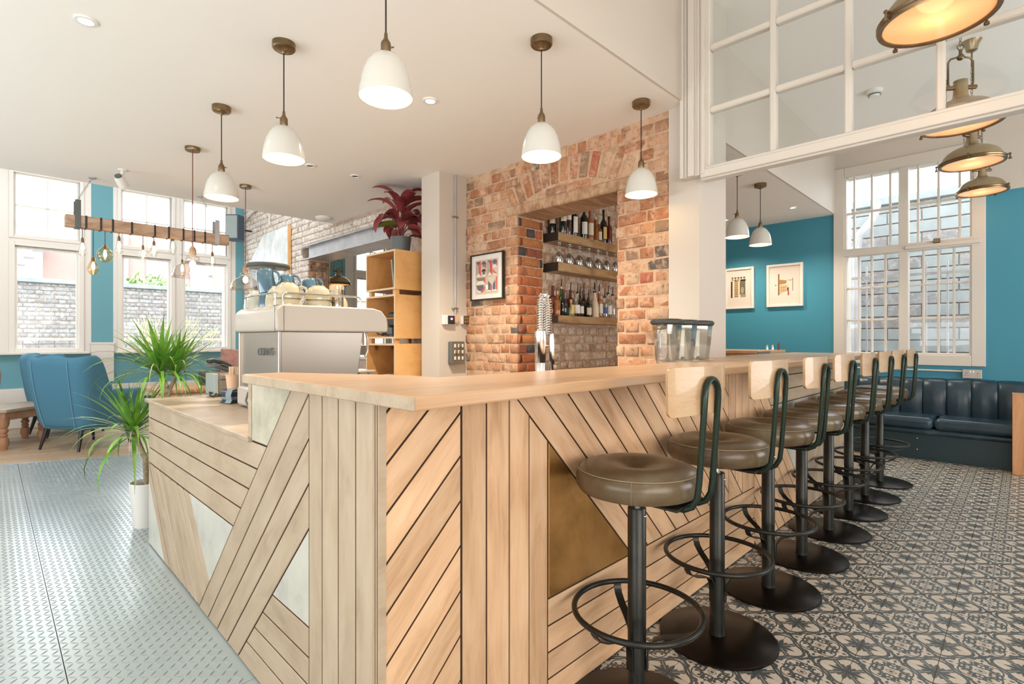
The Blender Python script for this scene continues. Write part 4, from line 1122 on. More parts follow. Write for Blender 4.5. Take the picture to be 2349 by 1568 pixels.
# ---------------------------------------------------------------- clear glass pendants
def make_glass_pendant():
    t = thing('glass_pendant', 'x', 'pendant lamp', (0, 0, ZL), 0, 'clear glass pendants')
    build('ceiling_rose', MB().lathe([(0, -.028), (.052, -.028), (.055, -.02), (.055, 0), (0, 0)], 28), M['antique'], t)
    build('cord', MB().rod((0, 0, -.02), (0, 0, -.80), .0034, 6), M['brown_cord'], t)
    build('lamp_holder', MB().lathe([(0, -.87), (.022, -.87), (.026, -.85), (.024, -.82), (.012, -.80), (0, -.79)], 20), M['lintel'], t)
    build('shade', MB().lathe([(.030, -.875), (.048, -.882), (.052, -.90), (.048, -.915), (.056, -.925), (.085, -.94), (.112, -.962), (.128, -.99), (.138, -1.02), (.143, -1.045), (.146, -1.047), (.142, -1.044), (.136, -1.018)], 40, cap=False), M['shade_glass'], t)
    build('bulb', MB().sphere((0, 0, -.945), .024, 14, 9, sz=1.5), M['bulb'], t)
    light('bulb_light', t, (0, 0, -1.0), 3.5, (1.0, .70, .42), .03)
    return t
gp = make_glass_pendant(); gp.location = (1.154, 4.768, ZL); gp['label'] = 'clear glass pendant with wooden cap in front of the third tall window'
g2 = copy_tree(gp); g2.location = (1.81, 5.558, ZL); g2['label'] = 'clear glass pendant partly behind the grinder hopper'

# ---------------------------------------------------------------- industrial brass lamps
def make_industrial(drop):
    # drop: ceiling (z = 0) to glass face
    t = thing('industrial_lamp', 'x', 'pendant lamp', (0, 0, ZH), 0, 'industrial brass lamps')
    z0 = -drop
    dome = [(.19, z0 + .012), (.187, z0 + .03), (.176, z0 + .06), (.155, z0 + .088), (.125, z0 + .110), (.09, z0 + .126), (.06, z0 + .136), (.045, z0 + .148), (.037, z0 + .165), (.034, z0 + .19), (.034, z0 + .255), (.0, z0 + .258)]
    sh = build('shade', MB().lathe(dome, 48), M['lamp_brass'], t)
    build('rim', MB().lathe([(.182, z0 - .004), (.200, z0 - .006), (.204, z0 + .002), (.200, z0 + .010), (.204, z0 + .018), (.199, z0 + .026), (.188, z0 + .028), (.182, z0 + .016)] + [(.182, z0 - .004)], 56, cap=False), M['antique'], t)
    build('diffuser', MB().lathe([(0, z0 - .004), (.10, z0 - .002), (.184, z0 + .002), (.184, z0 + .006), (0, z0 + .006)], 48), M['lamp_glow'], t)
    for k in range(4):
        a = 2 * PI * k / 4 + .5; ca, sa = math.cos(a), math.sin(a)
        c_ = MB(); c_.rod((.198 * ca, .198 * sa, z0 + .024), (.222 * ca, .222 * sa, z0 + .024), .006, 8); c_.rod((.215 * ca, .215 * sa, z0 + .032), (.215 * ca, .215 * sa, z0 - .006), .005, 8); c_.rod((.215 * ca, .215 * sa, z0 - .004), (.215 * ca, .215 * sa, z0 - .014), .010, 8)
        build('clamp', c_, M['antique'], t)
    yk = MB(); zt = z0 + .215
    yk.tube([(-.062, 0, zt), (-.066, 0, zt + .03), (-.066, 0, zt + .15), (-.052, 0, zt + .172), (-.02, 0, zt + .18), (.02, 0, zt + .18), (.052, 0, zt + .172), (.066, 0, zt + .15), (.066, 0, zt + .03), (.062, 0, zt)], .0058, 8)
    yk.rod((-.082, 0, zt), (-.030, 0, zt), .013, 10); yk.rod((.030, 0, zt), (.082, 0, zt), .013, 10); yk.rod((.08, 0, zt), (.11, 0, zt + .02), .005, 8)
    yk.sphere((0, 0, zt + .18), .019, 12, 8); yk.rod((0, 0, zt + .18), (0, 0, zt + .225), .009, 8)
    build('yoke', yk, M['antique'], t)
    zc = zt + .225
    build('eye_ring', MB().tube([(.017 * math.cos(a), 0, zc + .014 + .017 * math.sin(a)) for a in [2 * PI * i / 16 for i in range(16)]], .0028, 6, True), M['antique'], t)
    build('ceiling_rose', MB().lathe([(.016, -.085), (.034, -.075), (.045, -.03), (.062, 0), (0, 0)], 28), M['lamp_brass'], t)
    build('rod', MB().rod((0, 0, -.08), (0, 0, -.20), .006, 8), M['antique'], t)
    ch = MB(); zz = -.20; k = 0
    while zz > zc + .045:
        L = .016; pts = [((.007 * math.cos(a)) * (k % 2 == 0), (.007 * math.cos(a)) * (k % 2), zz - .014 + L * math.sin(a)) for a in [2 * PI * i / 10 for i in range(10)]]
        ch.tube(pts, .0019, 5, True); zz -= .025; k += 1
    build('chain', ch, M['antique'], t)
    ch2 = MB()
    for i in range(8):
        zz = zt + .04 - i * .022; pts = [(.078 + .006 * math.cos(a) * (i % 2 == 0), .006 * math.cos(a) * (i % 2), zz + .013 * math.sin(a)) for a in [2 * PI * q / 8 for q in range(8)]]
        ch2.tube(pts, .0016, 4, True)
    build('side_chain', ch2, M['antique'], t)
    light('lamp_light', t, (0, 0, z0 - .12), 0.9, (1.0, .60, .32), .08)
    return t
m_, nt_, b_ = new_mat('warm lit frosted glass')
b_.inputs['Base Color'].default_value = (0.75, 0.45, 0.26, 1); b_.inputs['Roughness'].default_value = 0.12
tc_ = nt_.nodes.new('ShaderNodeTexCoord'); sp_ = nt_.nodes.new('ShaderNodeSeparateXYZ'); nt_.links.new(tc_.outputs['Object'], sp_.inputs[0])
X_ = Nd(nt_, sp_.outputs[0]); Y_ = Nd(nt_, sp_.outputs[1]); rr_ = (X_ * X_ + Y_ * Y_).sq() / 0.19
hot = (1.0 - rr_).mx(0.0); st_ = 0.42 + hot.m('POWER', hot, 4.0) * 1.0
b_.inputs['Emission Color'].default_value = (1.0, 0.42, 0.13, 1); nt_.links.new(st_.k, b_.inputs['Emission Strength'])
M['lamp_glow'] = m_
for (x, y, z, a, l_) in ((2.73, .258, 2.546, 1.9, 'brass industrial lamp cut by the top of the picture, before the glazed screen'),
                         (4.04, .272, 2.51, 2.2, 'brass industrial lamp crossed by the screen rail, its yoke and chain in view'),
                         (5.36, .2945, 2.60, 2.6, 'brass industrial lamp third in the row, in front of the many-paned window'),
                         (6.92, .306, 2.70, 2.2, 'smallest brass industrial lamp, lowest in the picture beside the teal wall')):
    o = make_industrial(ZH - z); o.location = (x, y, ZH); o.rotation_euler = (0, 0, a); o['label'] = l_

o = make_industrial(1.574); o.location = (3.95, 7.85, 3.7); o['label'] = 'industrial lamp seen through the opening under the steel lintel'
# ---------------------------------------------------------------- hanging beam with bulbs
bt = thing('hanging_beam', 'reclaimed timber beam hung on chains before the tall windows', 'light fitting', (1.18, 6.3, 2.34))
bm_ = MB().cbox((-.69, -.05, -.055), (.69, .05, .055), .006)
build('timber', bm_, M['beam'], bt, smooth=False)
for x in (-.60, .57):
    build('bracket', MB().cbox((x - .022, -.055, -.06), (x + .022, -.05, .20), .002).cbox((x - .022, -.055, -.062), (x + .022, .055, -.055), .002).cbox((x - .022, .05, -.06), (x + .022, .055, .20), .002), M['steel_grey'] if x > 0 else M['pot_grey'], bt, smooth=False)
def chain(mb, p, q, n):
    p = Vector(p); q = Vector(q); d = (q - p).normalized(); u = d.orthogonal().normalized(); v = d.cross(u); L = (q - p).length / n
    for i in range(n):
        c = p + d * L * (i + .5); w_ = u if i % 2 else v
        mb.tube([c + d * (L * .62 * math.sin(a)) + w_ * (.008 * math.cos(a)) for a in [2 * PI * k / 8 for k in range(8)]], .0022, 4, True)
ch = MB(); chain(ch, (-.60, 0, .20), (-.486, .03, .445), 12); ch.lathe([(.03, .435), (.03, .445), (0, .445)], 12, Matrix.Translation((-.486, .03, 0)))
build('chain', ch, M['steel_grey'], bt)
ch = MB(); chain(ch, (.57, 0, .20), (.42, .03, .445), 12); ch.lathe([(.03, .435), (.03, .445), (0, .445)], 12, Matrix.Translation((.42, .03, 0)))
build('chain', ch, M['steel_grey'], bt)
for x in (-.54, -.43, -.34, -.19, .0, .12, .25, .35, .45):
    build('cable_wrap', MB().cbox((x - .008, -.054, -.059), (x + .008, .054, .059), .002), M['black_plastic'], bt, smooth=False)
def bulb_thing(x, z, kind, label):
    t = thing('hanging_bulb', label, 'light bulb', (x, 6.3, 2.285), 0, 'filament bulbs under the beam')
    L = 2.285 - z
    build('cord', MB().rod((0, 0, 0), (0, 0, -L + .09), .0025, 6), M['cord'], t)
    build('lamp_holder', MB().lathe([(0, -L + .045), (.011, -L + .045), (.012, -L + .07), (.008, -L + .09), (0, -L + .095)], 12), M['antique'], t)
    zb = -L
    if kind == 'pear': pr = [(0, -.048), (.012, -.046), (.020, -.034), (.021, -.02), (.016, .005), (.011, .03), (.010, .046)]
    elif kind == 'globe': pr = [(0, -.052), (.02, -.048), (.036, -.03), (.04, -.008), (.034, .016), (.02, .032), (.011, .04), (.010, .05)]
    elif kind == 'mid': pr = [(0, -.05), (.016, -.046), (.026, -.03), (.028, -.012), (.022, .01), (.012, .028), (.010, .048)]
    else: pr = [(0, -.040), (.014, -.037), (.023, -.022), (.025, -.008), (.020, .012), (.011, .03), (.010, .046)]
    k = 1.7
    pr = [(r_ * k, z_ * k + .0) for r_, z_ in pr]
    build('glass', MB().lathe(pr, 18, Matrix.Translation((0, 0, zb)), cap=False), M['amber_glass'] if kind in ('globe', 'mid') else M['glass'], t)
    build('filament', MB().lathe([(0, -.038), (.012, -.028), (.014, .0), (.008, .034), (0, .04)], 10, Matrix.Translation((0, 0, zb))), M['filament'], t)
for x, z, k, l_ in ((.617, 2.106, 'pear', 'pear-shaped filament bulb at the left end of the beam'), (.697, 1.938, 'mid', 'amber flask bulb hanging lowest, second from the left'),
                    (.786, 2.065, 'globe', 'large amber globe bulb before the teal strip'), (.894, 2.159, 'pear', 'pear-shaped bulb right of the amber globe'),
                    (1.088, 2.096, 'pear', 'pear-shaped bulb hanging before the middle tall window'), (1.18, 2.151, 'small', 'small round bulb near the middle of the beam'),
                    (1.343, 2.217, 'pear', 'pear-shaped bulb hanging high, right of the small round bulb'), (1.429, 1.99, 'pear', 'bulb on a long cord left of the glass pendant'),
                    (1.713, 2.103, 'pear', 'pear-shaped filament bulb at the right end of the beam')):
    bulb_thing(x, z, k, l_)

# ---------------------------------------------------------------- small things on the ceiling and walls
t = thing('security_camera', 'white security camera under the ceiling above the hanging beam', 'camera', (.855, 5.84, ZL), -.6)
build('base', MB().lathe([(0, -.012), (.036, -.012), (.036, 0), (0, 0)], 20), M['white_plastic'], t)
build('arm', MB().rod((0, 0, -.01), (.0, -.012, -.075), .014, 12), M['white_plastic'], t)
build('housing', MB().lathe([(0, -.06), (.034, -.058), (.04, -.04), (.04, .05), (.03, .062), (0, .065)], 24, Matrix.Translation((0, -.02, -.115)) @ Matrix.Rotation(R(55), 4, 'X') @ Matrix.Rotation(R(180), 4, 'X')), M['white_plastic'], t)
build('lens', MB().lathe([(0, -.01), (.028, -.01), (.028, .004), (0, .004)], 20, Matrix.Translation((0, -.02, -.115)) @ Matrix.Rotation(R(-125), 4, 'X') @ Matrix.Translation((0, 0, -.058))), M['pot_grey'], t)
def spot(x, y, z, lit, label, power=4, grp='recessed ceiling spots'):
    t = thing('ceiling_spot', label, 'spotlight', (x, y, z), 0, grp)
    build('bezel', MB().lathe([(.028, -.004), (.032, -.009), (.045, -.007), (.047, 0), (.028, 0)] + [(.028, -.004)], 32, cap=False), M['white_plastic'], t)
    build('lamp', MB().lathe([(0, -.003), (.028, -.003), (.028, 0), (0, 0)], 20), M['spot'] if lit else M['pot_grey'], t)
    if lit: light('spot_light', t, (0, 0, -.02), power, (1.0, .86, .68), .03, 'SPOT', R(125))
spot(.33, 3.236, ZL, True, 'lit recessed spot at the upper left of the ceiling', 25)
spot(2.008, 2.734, ZL, True, 'bright recessed spot between two white pendants', 190)
spot(2.008, 4.512, ZL, False, 'unlit recessed spot above the coffee machine', 0)
spot(2.435, 4.497, ZL, False, 'unlit recessed spot left of the boxed pier', 0)
spot(6.612, 1.93, ZL, True, 'lit recessed spot in the far room near the teal wall', 40)
spot(6.687, 2.75, ZL, True, 'lit recessed spot of the far room close to the white column', 60)
t = thing('smoke_detector', 'round white smoke alarm on the low ceiling above the white print', 'smoke alarm', (2.971, 6.295, ZL))
build('housing', MB().lathe([(0, -.05), (.05, -.046), (.085, -.03), (.1, -.01), (.1, 0), (0, 0)], 32), M['white_plastic'], t)
t = thing('smoke_detector', 'white smoke alarm on the high ceiling behind the glazed screen', 'smoke alarm', (5.78, .994, ZH))
build('base', MB().lathe([(0, -.03), (.062, -.03), (.065, 0), (0, 0)], 28), M['white_plastic'], t)
build('sensor', MB().lathe([(0, -.062), (.035, -.06), (.048, -.045), (.05, -.03), (0, -.03)], 28), M['white_plastic'], t)
build('slots', MB().lathe([(.0495, -.05), (.051, -.048), (.051, -.038), (.0495, -.036)], 12, cap=False), M['pot_grey'], t)
# loudspeaker
t = thing('loudspeaker', 'blue grey wall loudspeaker at the right end of the beam', 'speaker', (2.97, 9.55, 3.13), -.75)
bx = MB().prism([(-.13, -.02), (-.10, -.17), (.10, -.17), (.13, -.02), (.10, .07), (-.10, .07)], -.21, .21)
build('cabinet', bx, M['speaker'], t, smooth=False, bevel=.012)
build('grille', MB().cbox((-.09, -.182, -.19), (.09, -.168, .19), .006), M['printer_side'], t, smooth=False)
build('bracket', MB().tube([(0, .06, 0), (.08, .13, 0), (.152, .22, 0)], .014, 8), M['black_plastic'], t)
# white print board on the brick
pb = MB().prism([(0, 0), (1.6, 0), (1.6, .46), (1.0, .84), (0, .84)], -.02, .02)
m4 = Matrix(((0, 0, -1, 0), (1, 0, 0, 0), (0, 1, 0, 0), (0, 0, 0, 1)))
t = thing('print_board', 'large pale print board with cut corner on the whitewashed brick', 'picture', (XW - .03, 7.93, 2.13))
o = build('board', MB().add([m4 @ Vector(v) for v in pb.v], pb.f), M['canvas'], t, smooth=False)
build('batten', MB().cbox((-.025, -.03, -.0), (.02, 0, .84), .002), M['ply'], t, smooth=False)
# conduit on the whitewashed wall
cd = MB().tube([(XW - .035, 9.98, 3.33), (XW - .035, 9.9, 3.34), (XW - .035, 8.95, 3.52), (XW - .035, 8.75, 3.52), (XW - .035, 8.7, 3.44), (XW - .035, 8.7, 3.10)], .016, 8)
tag(build('conduit', cd, M['trim']), 'white conduit running down the whitewashed brick wall', 'pipe')

# ---------------------------------------------------------------- blue armchairs
def make_armchair():
    t = thing('armchair', 'x', 'armchair', (0, 0, 0), 0, 'blue wing armchairs')
    # U-shaped shell: local +x is forward
    def plan(u):      # u in -1..1 along the shell from right arm front to left arm front
        a = abs(u); sg = 1 if u > 0 else -1
        if a < .42: q = a / .42; return (-.02 - .02 * (1 - q * q), sg * .30 * q)
        if a < .62:
            q = (a - .42) / .20; th = q * PI / 2; return (.06 - .08 * math.cos(th), sg * (.30 + .075 * math.sin(th)))
        q = (a - .62) / .38; return (.06 + .60 * q, sg * (.375 + .0 * q))
    def top(u):
        a = abs(u)
        if a < .69: return 1.05 + .012 * math.cos(a * 9)
        if a < .76:
            q = (a - .69) / .07; q = q * q * (3 - 2 * q); return 1.05 - .38 * q
        return .67 - .02 * (a - .76) / .24
    NU, NV = 100, 12; mb = MB(); outer = []; vs = []
    for i in range(NU + 1):
        u = -1 + 2 * i / NU; x, y = plan(u); tz = top(u)
        du = 1e-3; x2, y2 = plan(min(1, u + du)); x1, y1 = plan(max(-1, u - du)); tx, ty = x2 - x1, y2 - y1; L = math.hypot(tx, ty) or 1
        nx, ny = -ty / L, tx / L           # points inwards for this direction
        if nx * (.3 - x) + ny * (0 - y) < 0: nx, ny = -nx, -ny
        hw = .055
        ring_ = []
        for j in range(NV):                # outer from bottom to top, then inner back down
            z = .235 + (tz - .235) * j / (NV - 1)
            f_ = (z - .235) / .83
            k = 1 - .16 * (1 - f_) ** 2.2
            lean = -.07 * f_ + .06
            rnd = max(0, 1 - (tz - z) / .05) if tz - z < .05 else 0
            ring_.append(((x - nx * (hw - .02 * rnd) - .3) * k + .3 + lean, (y - ny * (hw - .02 * rnd)) * k, z - 0.004 * rnd))
        for j in range(NV):
            z = tz - (tz - .30) * j / (NV - 1); f_ = (z - .235) / .83
            k = 1 - .16 * (1 - f_) ** 2.2; lean = -.07 * f_ + .06
            rnd = max(0, 1 - (tz - z) / .05) if tz - z < .05 else 0
            ring_.append(((x + nx * (hw - .02 * rnd) - .3) * k + .3 + lean, (y + ny * (hw - .02 * rnd)) * k, z + .012))
        vs += ring_
    K = 2 * NV; fs = []
    for i in range(NU):
        for j in range(K):
            fs.append((i * K + j, i * K + (j + 1) % K, (i + 1) * K + (j + 1) % K, (i + 1) * K + j))
    fs.append(tuple(range(K))); fs.append(tuple(NU * K + j for j in reversed(range(K))))
    mb.add(vs, fs)
    sh = build('shell', mb, M['blue_fabric'], t, sub=1, angle=180)
    build('underside', MB().cbox((.04, -.30, .225), (.62, .30, .32), .03), M['blue_fabric'], t, bevel=.02)
    build('seat_cushion', MB().cbox((.08, -.29, .32), (.68, .29, .46), .04), M['blue_fabric'], t, bevel=.02)
    for sg in (-1, 1):
        y_ = sg * .26; pts = []
        for j in range(9):
            z = 1.0 - .74 * j / 8; f_ = (z - .235) / .83; k = 1 - .16 * (1 - f_) ** 2.2; lean = -.07 * f_ + .06
            pts.append(((-.03 - .058 - .3) * k + .3 + lean, y_ * k, z))
        build('seam', MB().tube(pts, .0035, 6), M['seam'], t)
    for (x, y, dx, dy) in ((.08, -.25, -.06, -.03), (.08, .25, -.06, .03), (.58, -.25, .04, -.03), (.58, .25, .04, .03)):
        build('leg', MB().rod((x + dx, y + dy, 0), (x, y, .25), .013, 12, .024), M['dark_leg'], t)
    return t
ac = make_armchair()
fx = Vector((.448 + .52 * .0, 7.87)); a_ = .55
mid = Vector(((.45 + .648) / 2, (7.87 + 7.41) / 2))
ac.location = (mid.x - .02, mid.y + .0, 0); ac.rotation_euler = (0, 0, a_); ac['label'] = 'blue felt wing armchair in front, seen from behind'
ac.scale = (1.0, 1.0, 1.0)
a2_ = copy_tree(ac); a2_.location = (.42, 9.0, 0); a2_.rotation_euler = (0, 0, .25); a2_['label'] = 'blue felt wing armchair behind the other, nearer the windows'
# hexagonal coffee table with turned legs
ct = thing('coffee_table', 'low wooden coffee table with turned legs left of the armchairs', 'table', (-.02, 8.62, 0))
hexp = [(.56 * math.cos(R(-74 + 60 * k)), .56 * math.sin(R(-74 + 60 * k))) for k in range(6)]
build('tabletop', MB().prism(hexp, .42, .455), M['low_top'], ct, smooth=False, bevel=.006)
build('apron', MB().prism([(x * .93, y * .93) for x, y in hexp], .33, .42), M['brown_wood'], ct, smooth=False)
leg_p = [(.030, 0), (.034, .01), (.034, .03), (.045, .05), (.048, .09), (.042, .13), (.026, .145), (.036, .155), (.038, .17), (.026, .18), (.040, .20), (.040, .225), (.026, .235), (.036, .25), (.044, .27), (.05, .30), (.05, .36)]
for x, y in hexp: build('leg', MB().lathe(leg_p, 20, Matrix.Translation((x * .87, y * .87, 0))), M['brown_wood'], ct)
# tub chair at the frame edge
tb = thing('tub_chair', 'brown leather tub chair with pale piped rim at the left edge', 'armchair', (-.352, 5.22, 0), 0)
vs = []; fs = []; N = 40
prof_ = [(.30, .34), (.36, .55), (.40, .80), (.415, 1.0), (.405, 1.035), (.375, 1.04), (.36, 1.0), (.34, .80), (.31, .5)]
for i in range(N + 1):
    a = R(-150) + R(300) * i / N
    for r_, z in prof_: vs.append((r_ * math.cos(a), r_ * math.sin(a), z))
K = len(prof_)
for i in range(N):
    for j in range(K - 1): fs.append((i * K + j, (i + 1) * K + j, (i + 1) * K + j + 1, i * K + j + 1))
build('shell', MB().add(vs, fs), M['tan_leather'], tb)
build('rim', MB().tube([(.392 * math.cos(R(-150) + R(300) * i / N), .392 * math.sin(R(-150) + R(300) * i / N), 1.043) for i in range(N + 1)], .014, 8), M['trim'], tb)
build('seat', MB().lathe([(0, .36), (.30, .36), (.335, .40), (.33, .50), (.29, .53), (0, .54)], 32), M['tan_leather'], tb)
for k in range(4):
    a = R(45 + 90 * k); build('leg', MB().rod((.26 * math.cos(a), .26 * math.sin(a), 0), (.22 * math.cos(a), .22 * math.sin(a), .37), .014, 10, .02), M['dark_leg'], tb)
# carved sideboard behind the low worktop
sb_ = thing('sideboard', 'carved wooden sideboard with a yellow band behind the low worktop', 'cabinet', (1.55, 5.12, 0))
build('top', MB().cbox((-.62, -.30, .80), (.62, .24, .845), .012), M['lintel'], sb_, smooth=False)
cv = MB()
for k in range(26): cv.sphere((-.60 + k * .048, -.302, .822), .019, 8, 6)
build('carving', cv, M['lintel'], sb_)
build('moulding', MB().cbox((-.59, -.28, .765), (.59, .22, .80), .006), M['cup_paper'], sb_, smooth=False)
build('body', MB().cbox((-.56, -.26, .04), (.56, .2, .765), .004), M['trim'], sb_, smooth=False)
build('drawer', MB().cbox((-.50, -.275, .64), (.54, -.25, .755), .004), M['orange_wood'], sb_, smooth=False)
build('yellow_rail', MB().cbox((-.1, -.285, .575), (.56, -.25, .635), .004), M['yellow'], sb_, smooth=False)
# laptop, phone rest and cable on the sideboard
t = thing('laptop', 'black angled laptop stand on the sideboard behind the leaves', 'laptop', (1.45, 5.08, .845), .5)
build('wedge', MB().add([(-.14, -.1, 0), (.14, -.1, 0), (.14, .1, 0), (-.14, .1, 0), (-.14, -.1, .03), (.14, -.1, .03), (.14, .1, .12), (-.14, .1, .12)], [(3, 2, 1, 0), (4, 5, 6, 7), (0, 1, 5, 4), (1, 2, 6, 5), (2, 3, 7, 6), (3, 0, 4, 7)]), M['black_plastic'], t, smooth=False)
build('cylinder', MB().rod((-.12, -.13, .035), (.13, -.13, .035), .022, 12), M['chrome'], t)
# receipt printer
t = thing('receipt_printer', 'taupe receipt printer on the low worktop', 'printer', (1.075, 3.70, .8765), .06)
build('body', MB().cbox((-.065, -.09, .006), (.085, .07, .150), .014), M['printer'], t, bevel=.006)
build('side_panel', MB().cbox((-.088, -.085, .012), (-.062, .07, .148), .006), M['printer_side'], t, smooth=False)
build('lid_seam', MB().box((-.06, -.0925, .108), (.08, -.0895, .111)), M['black_plastic'], t, smooth=False)
build('cable', MB().tube([(-.08, -.03, .02), (-.105, -.06, .03), (-.115, -.10, .012), (-.10, -.12, .008), (-.08, -.09, .02), (-.06, -.06, .02)], .006, 8), M['black_plastic'], t)
t = thing('card_reader', 'curved black handset leaning on top of the receipt printer', 'card reader', (1.06, 3.72, 1.027), .1)
build('handset', MB().ribbon([(-.085, -.02, .07), (-.05, -.02, .078), (-.01, -.02, .066), (.03, -.02, .044), (.07, -.02, .018)], [.05, .055, .055, .05, .045], (0, 1, 0), .026), M['black_plastic'], t, bevel=.006)
build('cradle', MB().ribbon([(-.08, 0, .045), (-.03, 0, .040), (.05, 0, .012)], .075, (0, 1, 0), .022), M['pot_grey'], t, bevel=.004)
build('trim_line', MB().tube([(-.05, -.047, .045), (-.01, -.047, .052), (.04, -.047, .03), (.07, -.047, .008)], .003, 6), M['chrome'], t)
t = thing('menu_board', 'dark brown menu board standing behind the receipt printer', 'menu', (1.16, 3.80, .8765), .1)
build('board', MB().cbox((-.085, -.006, 0), (.085, .006, .30), .004, Matrix.Rotation(R(-12), 4, 'X') @ Matrix.Rotation(R(6), 4, 'Y')), M['menu'], t, smooth=False)
build('foot', MB().cbox((-.05, -.02, 0), (.05, .06, .012), .003), M['black_plastic'], t, smooth=False)
# napkins, cup, stirrers
nk = thing('napkin_stack', 'folded navy and grey paper napkins beside the coffee machine', 'napkins', (.985, 3.23, .8765), .25)
for k in range(9):
    sx_ = (.07, .05)[k % 2 == 0]
    build('napkin', MB().cbox((-.042 - .01 * (k % 3 == 0), -.04, .001 + k * .0088), (.045 - .004 * (k % 2), .045, .009 + k * .0088), .003), M['napkin'] if k not in (2, 3, 7) else M['napkin2'], nk, smooth=False)
build('draped_napkin', MB().ribbon([(-.02, -.046, .082), (-.045, -.046, .080), (-.056, -.046, .05), (-.05, -.046, .02), (-.06, -.046, .004)], .05, (0, 1, 0), .004), M['napkin2'], nk)
cp = thing('paper_cup', 'kraft paper cup holding wooden stirrers on the napkins', 'cup', (.985, 3.23, .8765 + .0800))
build('cup', MB().lathe([(0, 0), (.030, 0), (.038, .075), (.041, .078), (.041, .082), (.036, .080), (.029, .01), (0, .01)], 28), M['cup_paper'], cp)
st_b = thing('stirrer_bundle', 'pale wooden stirrers standing in the paper cup', 'stirrers', (.985, 3.23, .8765 + .0915))
rn = random.Random(2)
for k in range(26):
    a = rn.uniform(0, 2 * PI); r_ = rn.uniform(.0, .022); b_ = MB().cbox((-.003, -.0008, 0), (.003, .0008, .115), .0006)
    o = build('stirrer', b_, M['stick'], st_b, smooth=False, loc=(r_ * .8 * math.cos(a), r_ * .8 * math.sin(a), 0), rot=(rn.uniform(-.12, .12) , rn.uniform(-.12, .12), rn.uniform(0, 3)))

# ---------------------------------------------------------------- coffee machine: back (logo side) faces -x
cm = thing('coffee_machine', 'white-topped steel coffee machine with raised CONTI lettering on the low worktop', 'coffee machine', (.95, 2.48, .8765))
def tp(mb): return mb
# body local: x 0...58, y 0...56
bd = MB().add([(.012, .012, .10), (.405, .012, .10), (.405, .548, .10), (.012, .548, .10), (.012, .012, .40), (.445, .012, .40), (.445, .548, .40), (.012, .548, .40)],
              [(3, 2, 1, 0), (4, 5, 6, 7), (0, 1, 5, 4), (1, 2, 6, 5), (2, 3, 7, 6), (3, 0, 4, 7)])
build('body', bd, M['steel'], cm, smooth=False, bevel=.004)
for y in (.002, .542): build('corner_trim', MB().cbox((.002, y, .10), (.018, y + .016, .40), .003), M['steel'], cm, smooth=False)
build('base', MB().cbox((-.004, -.004, .006), (.46, .564, .112), .012), M['cap_white'], cm, bevel=.004)
for x in (.03, .42):
    for y in (.03, .53): build('foot', MB().cyl((x, y, 0), .018, .012, 16), M['black_plastic'], cm)
# cap with sloping top edge and rounded front
prof_ = [(-.006, .400), (-.010, .415), (-.010, .50), (.012, .522), (.03, .528), (.50, .528), (.545, .515), (.575, .48), (.583, .44), (.583, .415), (.578, .400)]
mb = MB(); n = len(prof_)
vs = [(x + .008 * 0, .012 + (.008 if z > .52 else 0) - .022, z) for x, z in prof_] + [(x, .57 - (.008 if z > .52 else 0), z) for x, z in prof_]
fs = [tuple(range(n)), tuple(reversed(range(n, 2 * n)))] + [(i, n + i, n + (i + 1) % n, (i + 1) % n) for i in range(n)]
build('top_cover', mb.add(vs, fs), M['cap_white'], cm, angle=50, bevel=.008)
build('cover_seam', MB().box((.022, -.0112, .40), (.024, -.009, .52)).box((-.0112, .012, .40), (-.009, .014, .52)), M['pot_grey'], cm, smooth=False)
# raised logo lettering as tubes
def stroke_text(txt, s, w_, parent, name, mat, place):
    G = {'C': [[(1, .9), (.8, 1), (.3, 1), (0, .75), (0, .25), (.3, 0), (.8, 0), (1, .1)]], 'O': [[(.3, 1), (.7, 1), (1, .7), (1, .3), (.7, 0), (.3, 0), (0, .3), (0, .7), (.3, 1)]],
         'N': [[(0, 0), (0, 1), (1, 0), (1, 1)]], 'T': [[(0, 1), (1.1, 1)], [(.5, 1), (.5, 0)]], 'I': [[(.4, 0), (.4, .68)], [(.4, .92), (.4, 1.0)]]}
    x0 = 0; mb = MB()
    for ch_ in txt:
        for st in G[ch_]:
            pts = [place(x0 + px * s * .72 + py * s * .22, py * s) for px, py in st]
            mb.tube(pts, w_, 6)
        x0 += s * (.98 if ch_ != 'I' else .5)
    return build(name, mb, mat, parent)
stroke_text('CONTI', .034, .0030, cm, 'logo', M['pot_grey'], lambda x, z: (-.004 + .010, .275 - x * 1.35, .285 + z * .95))
build('steam_pipe', MB().tube([(.47, .03, .41), (.475, .02, .36), (.472, .015, .30), (.455, .01, .27)], .007, 8), M['chrome'], cm)
build('group_head', MB().cyl((.50, .17, .33), .035, .07, 20).cyl((.50, .40, .33), .035, .07, 20), M['chrome'], cm)
build('drip_tray', MB().cbox((.405, .02, .012), (.56, .54, .09), .006), M['steel'], cm, smooth=False)
rl_ = MB()
def rail(pts): rl_.tube(pts, .0048, 8)
zt = .526
rail([(.035, .03, zt), (.035, .03, zt + .045), (.045, .03, zt + .058), (.06, .03, zt + .06), (.40, .03, zt + .06), (.43, .03, zt + .058), (.44, .03, zt + .045), (.44, .03, zt)])
rail([(.010, .06, zt), (.010, .06, zt + .05), (.010, .075, zt + .06), (.010, .45, zt + .06), (.010, .47, zt + .05), (.010, .475, zt)])
build('cup_rail', rl_, M['chrome'], cm)
pc = build('power_cable', MB().tube([(-.012, .36, .09), (-.03, .34, .05), (-.035, .28, .015), (-.03, .15, .006), (-.02, -.1, .006)], .0055, 8), M['pot_grey'], cm)

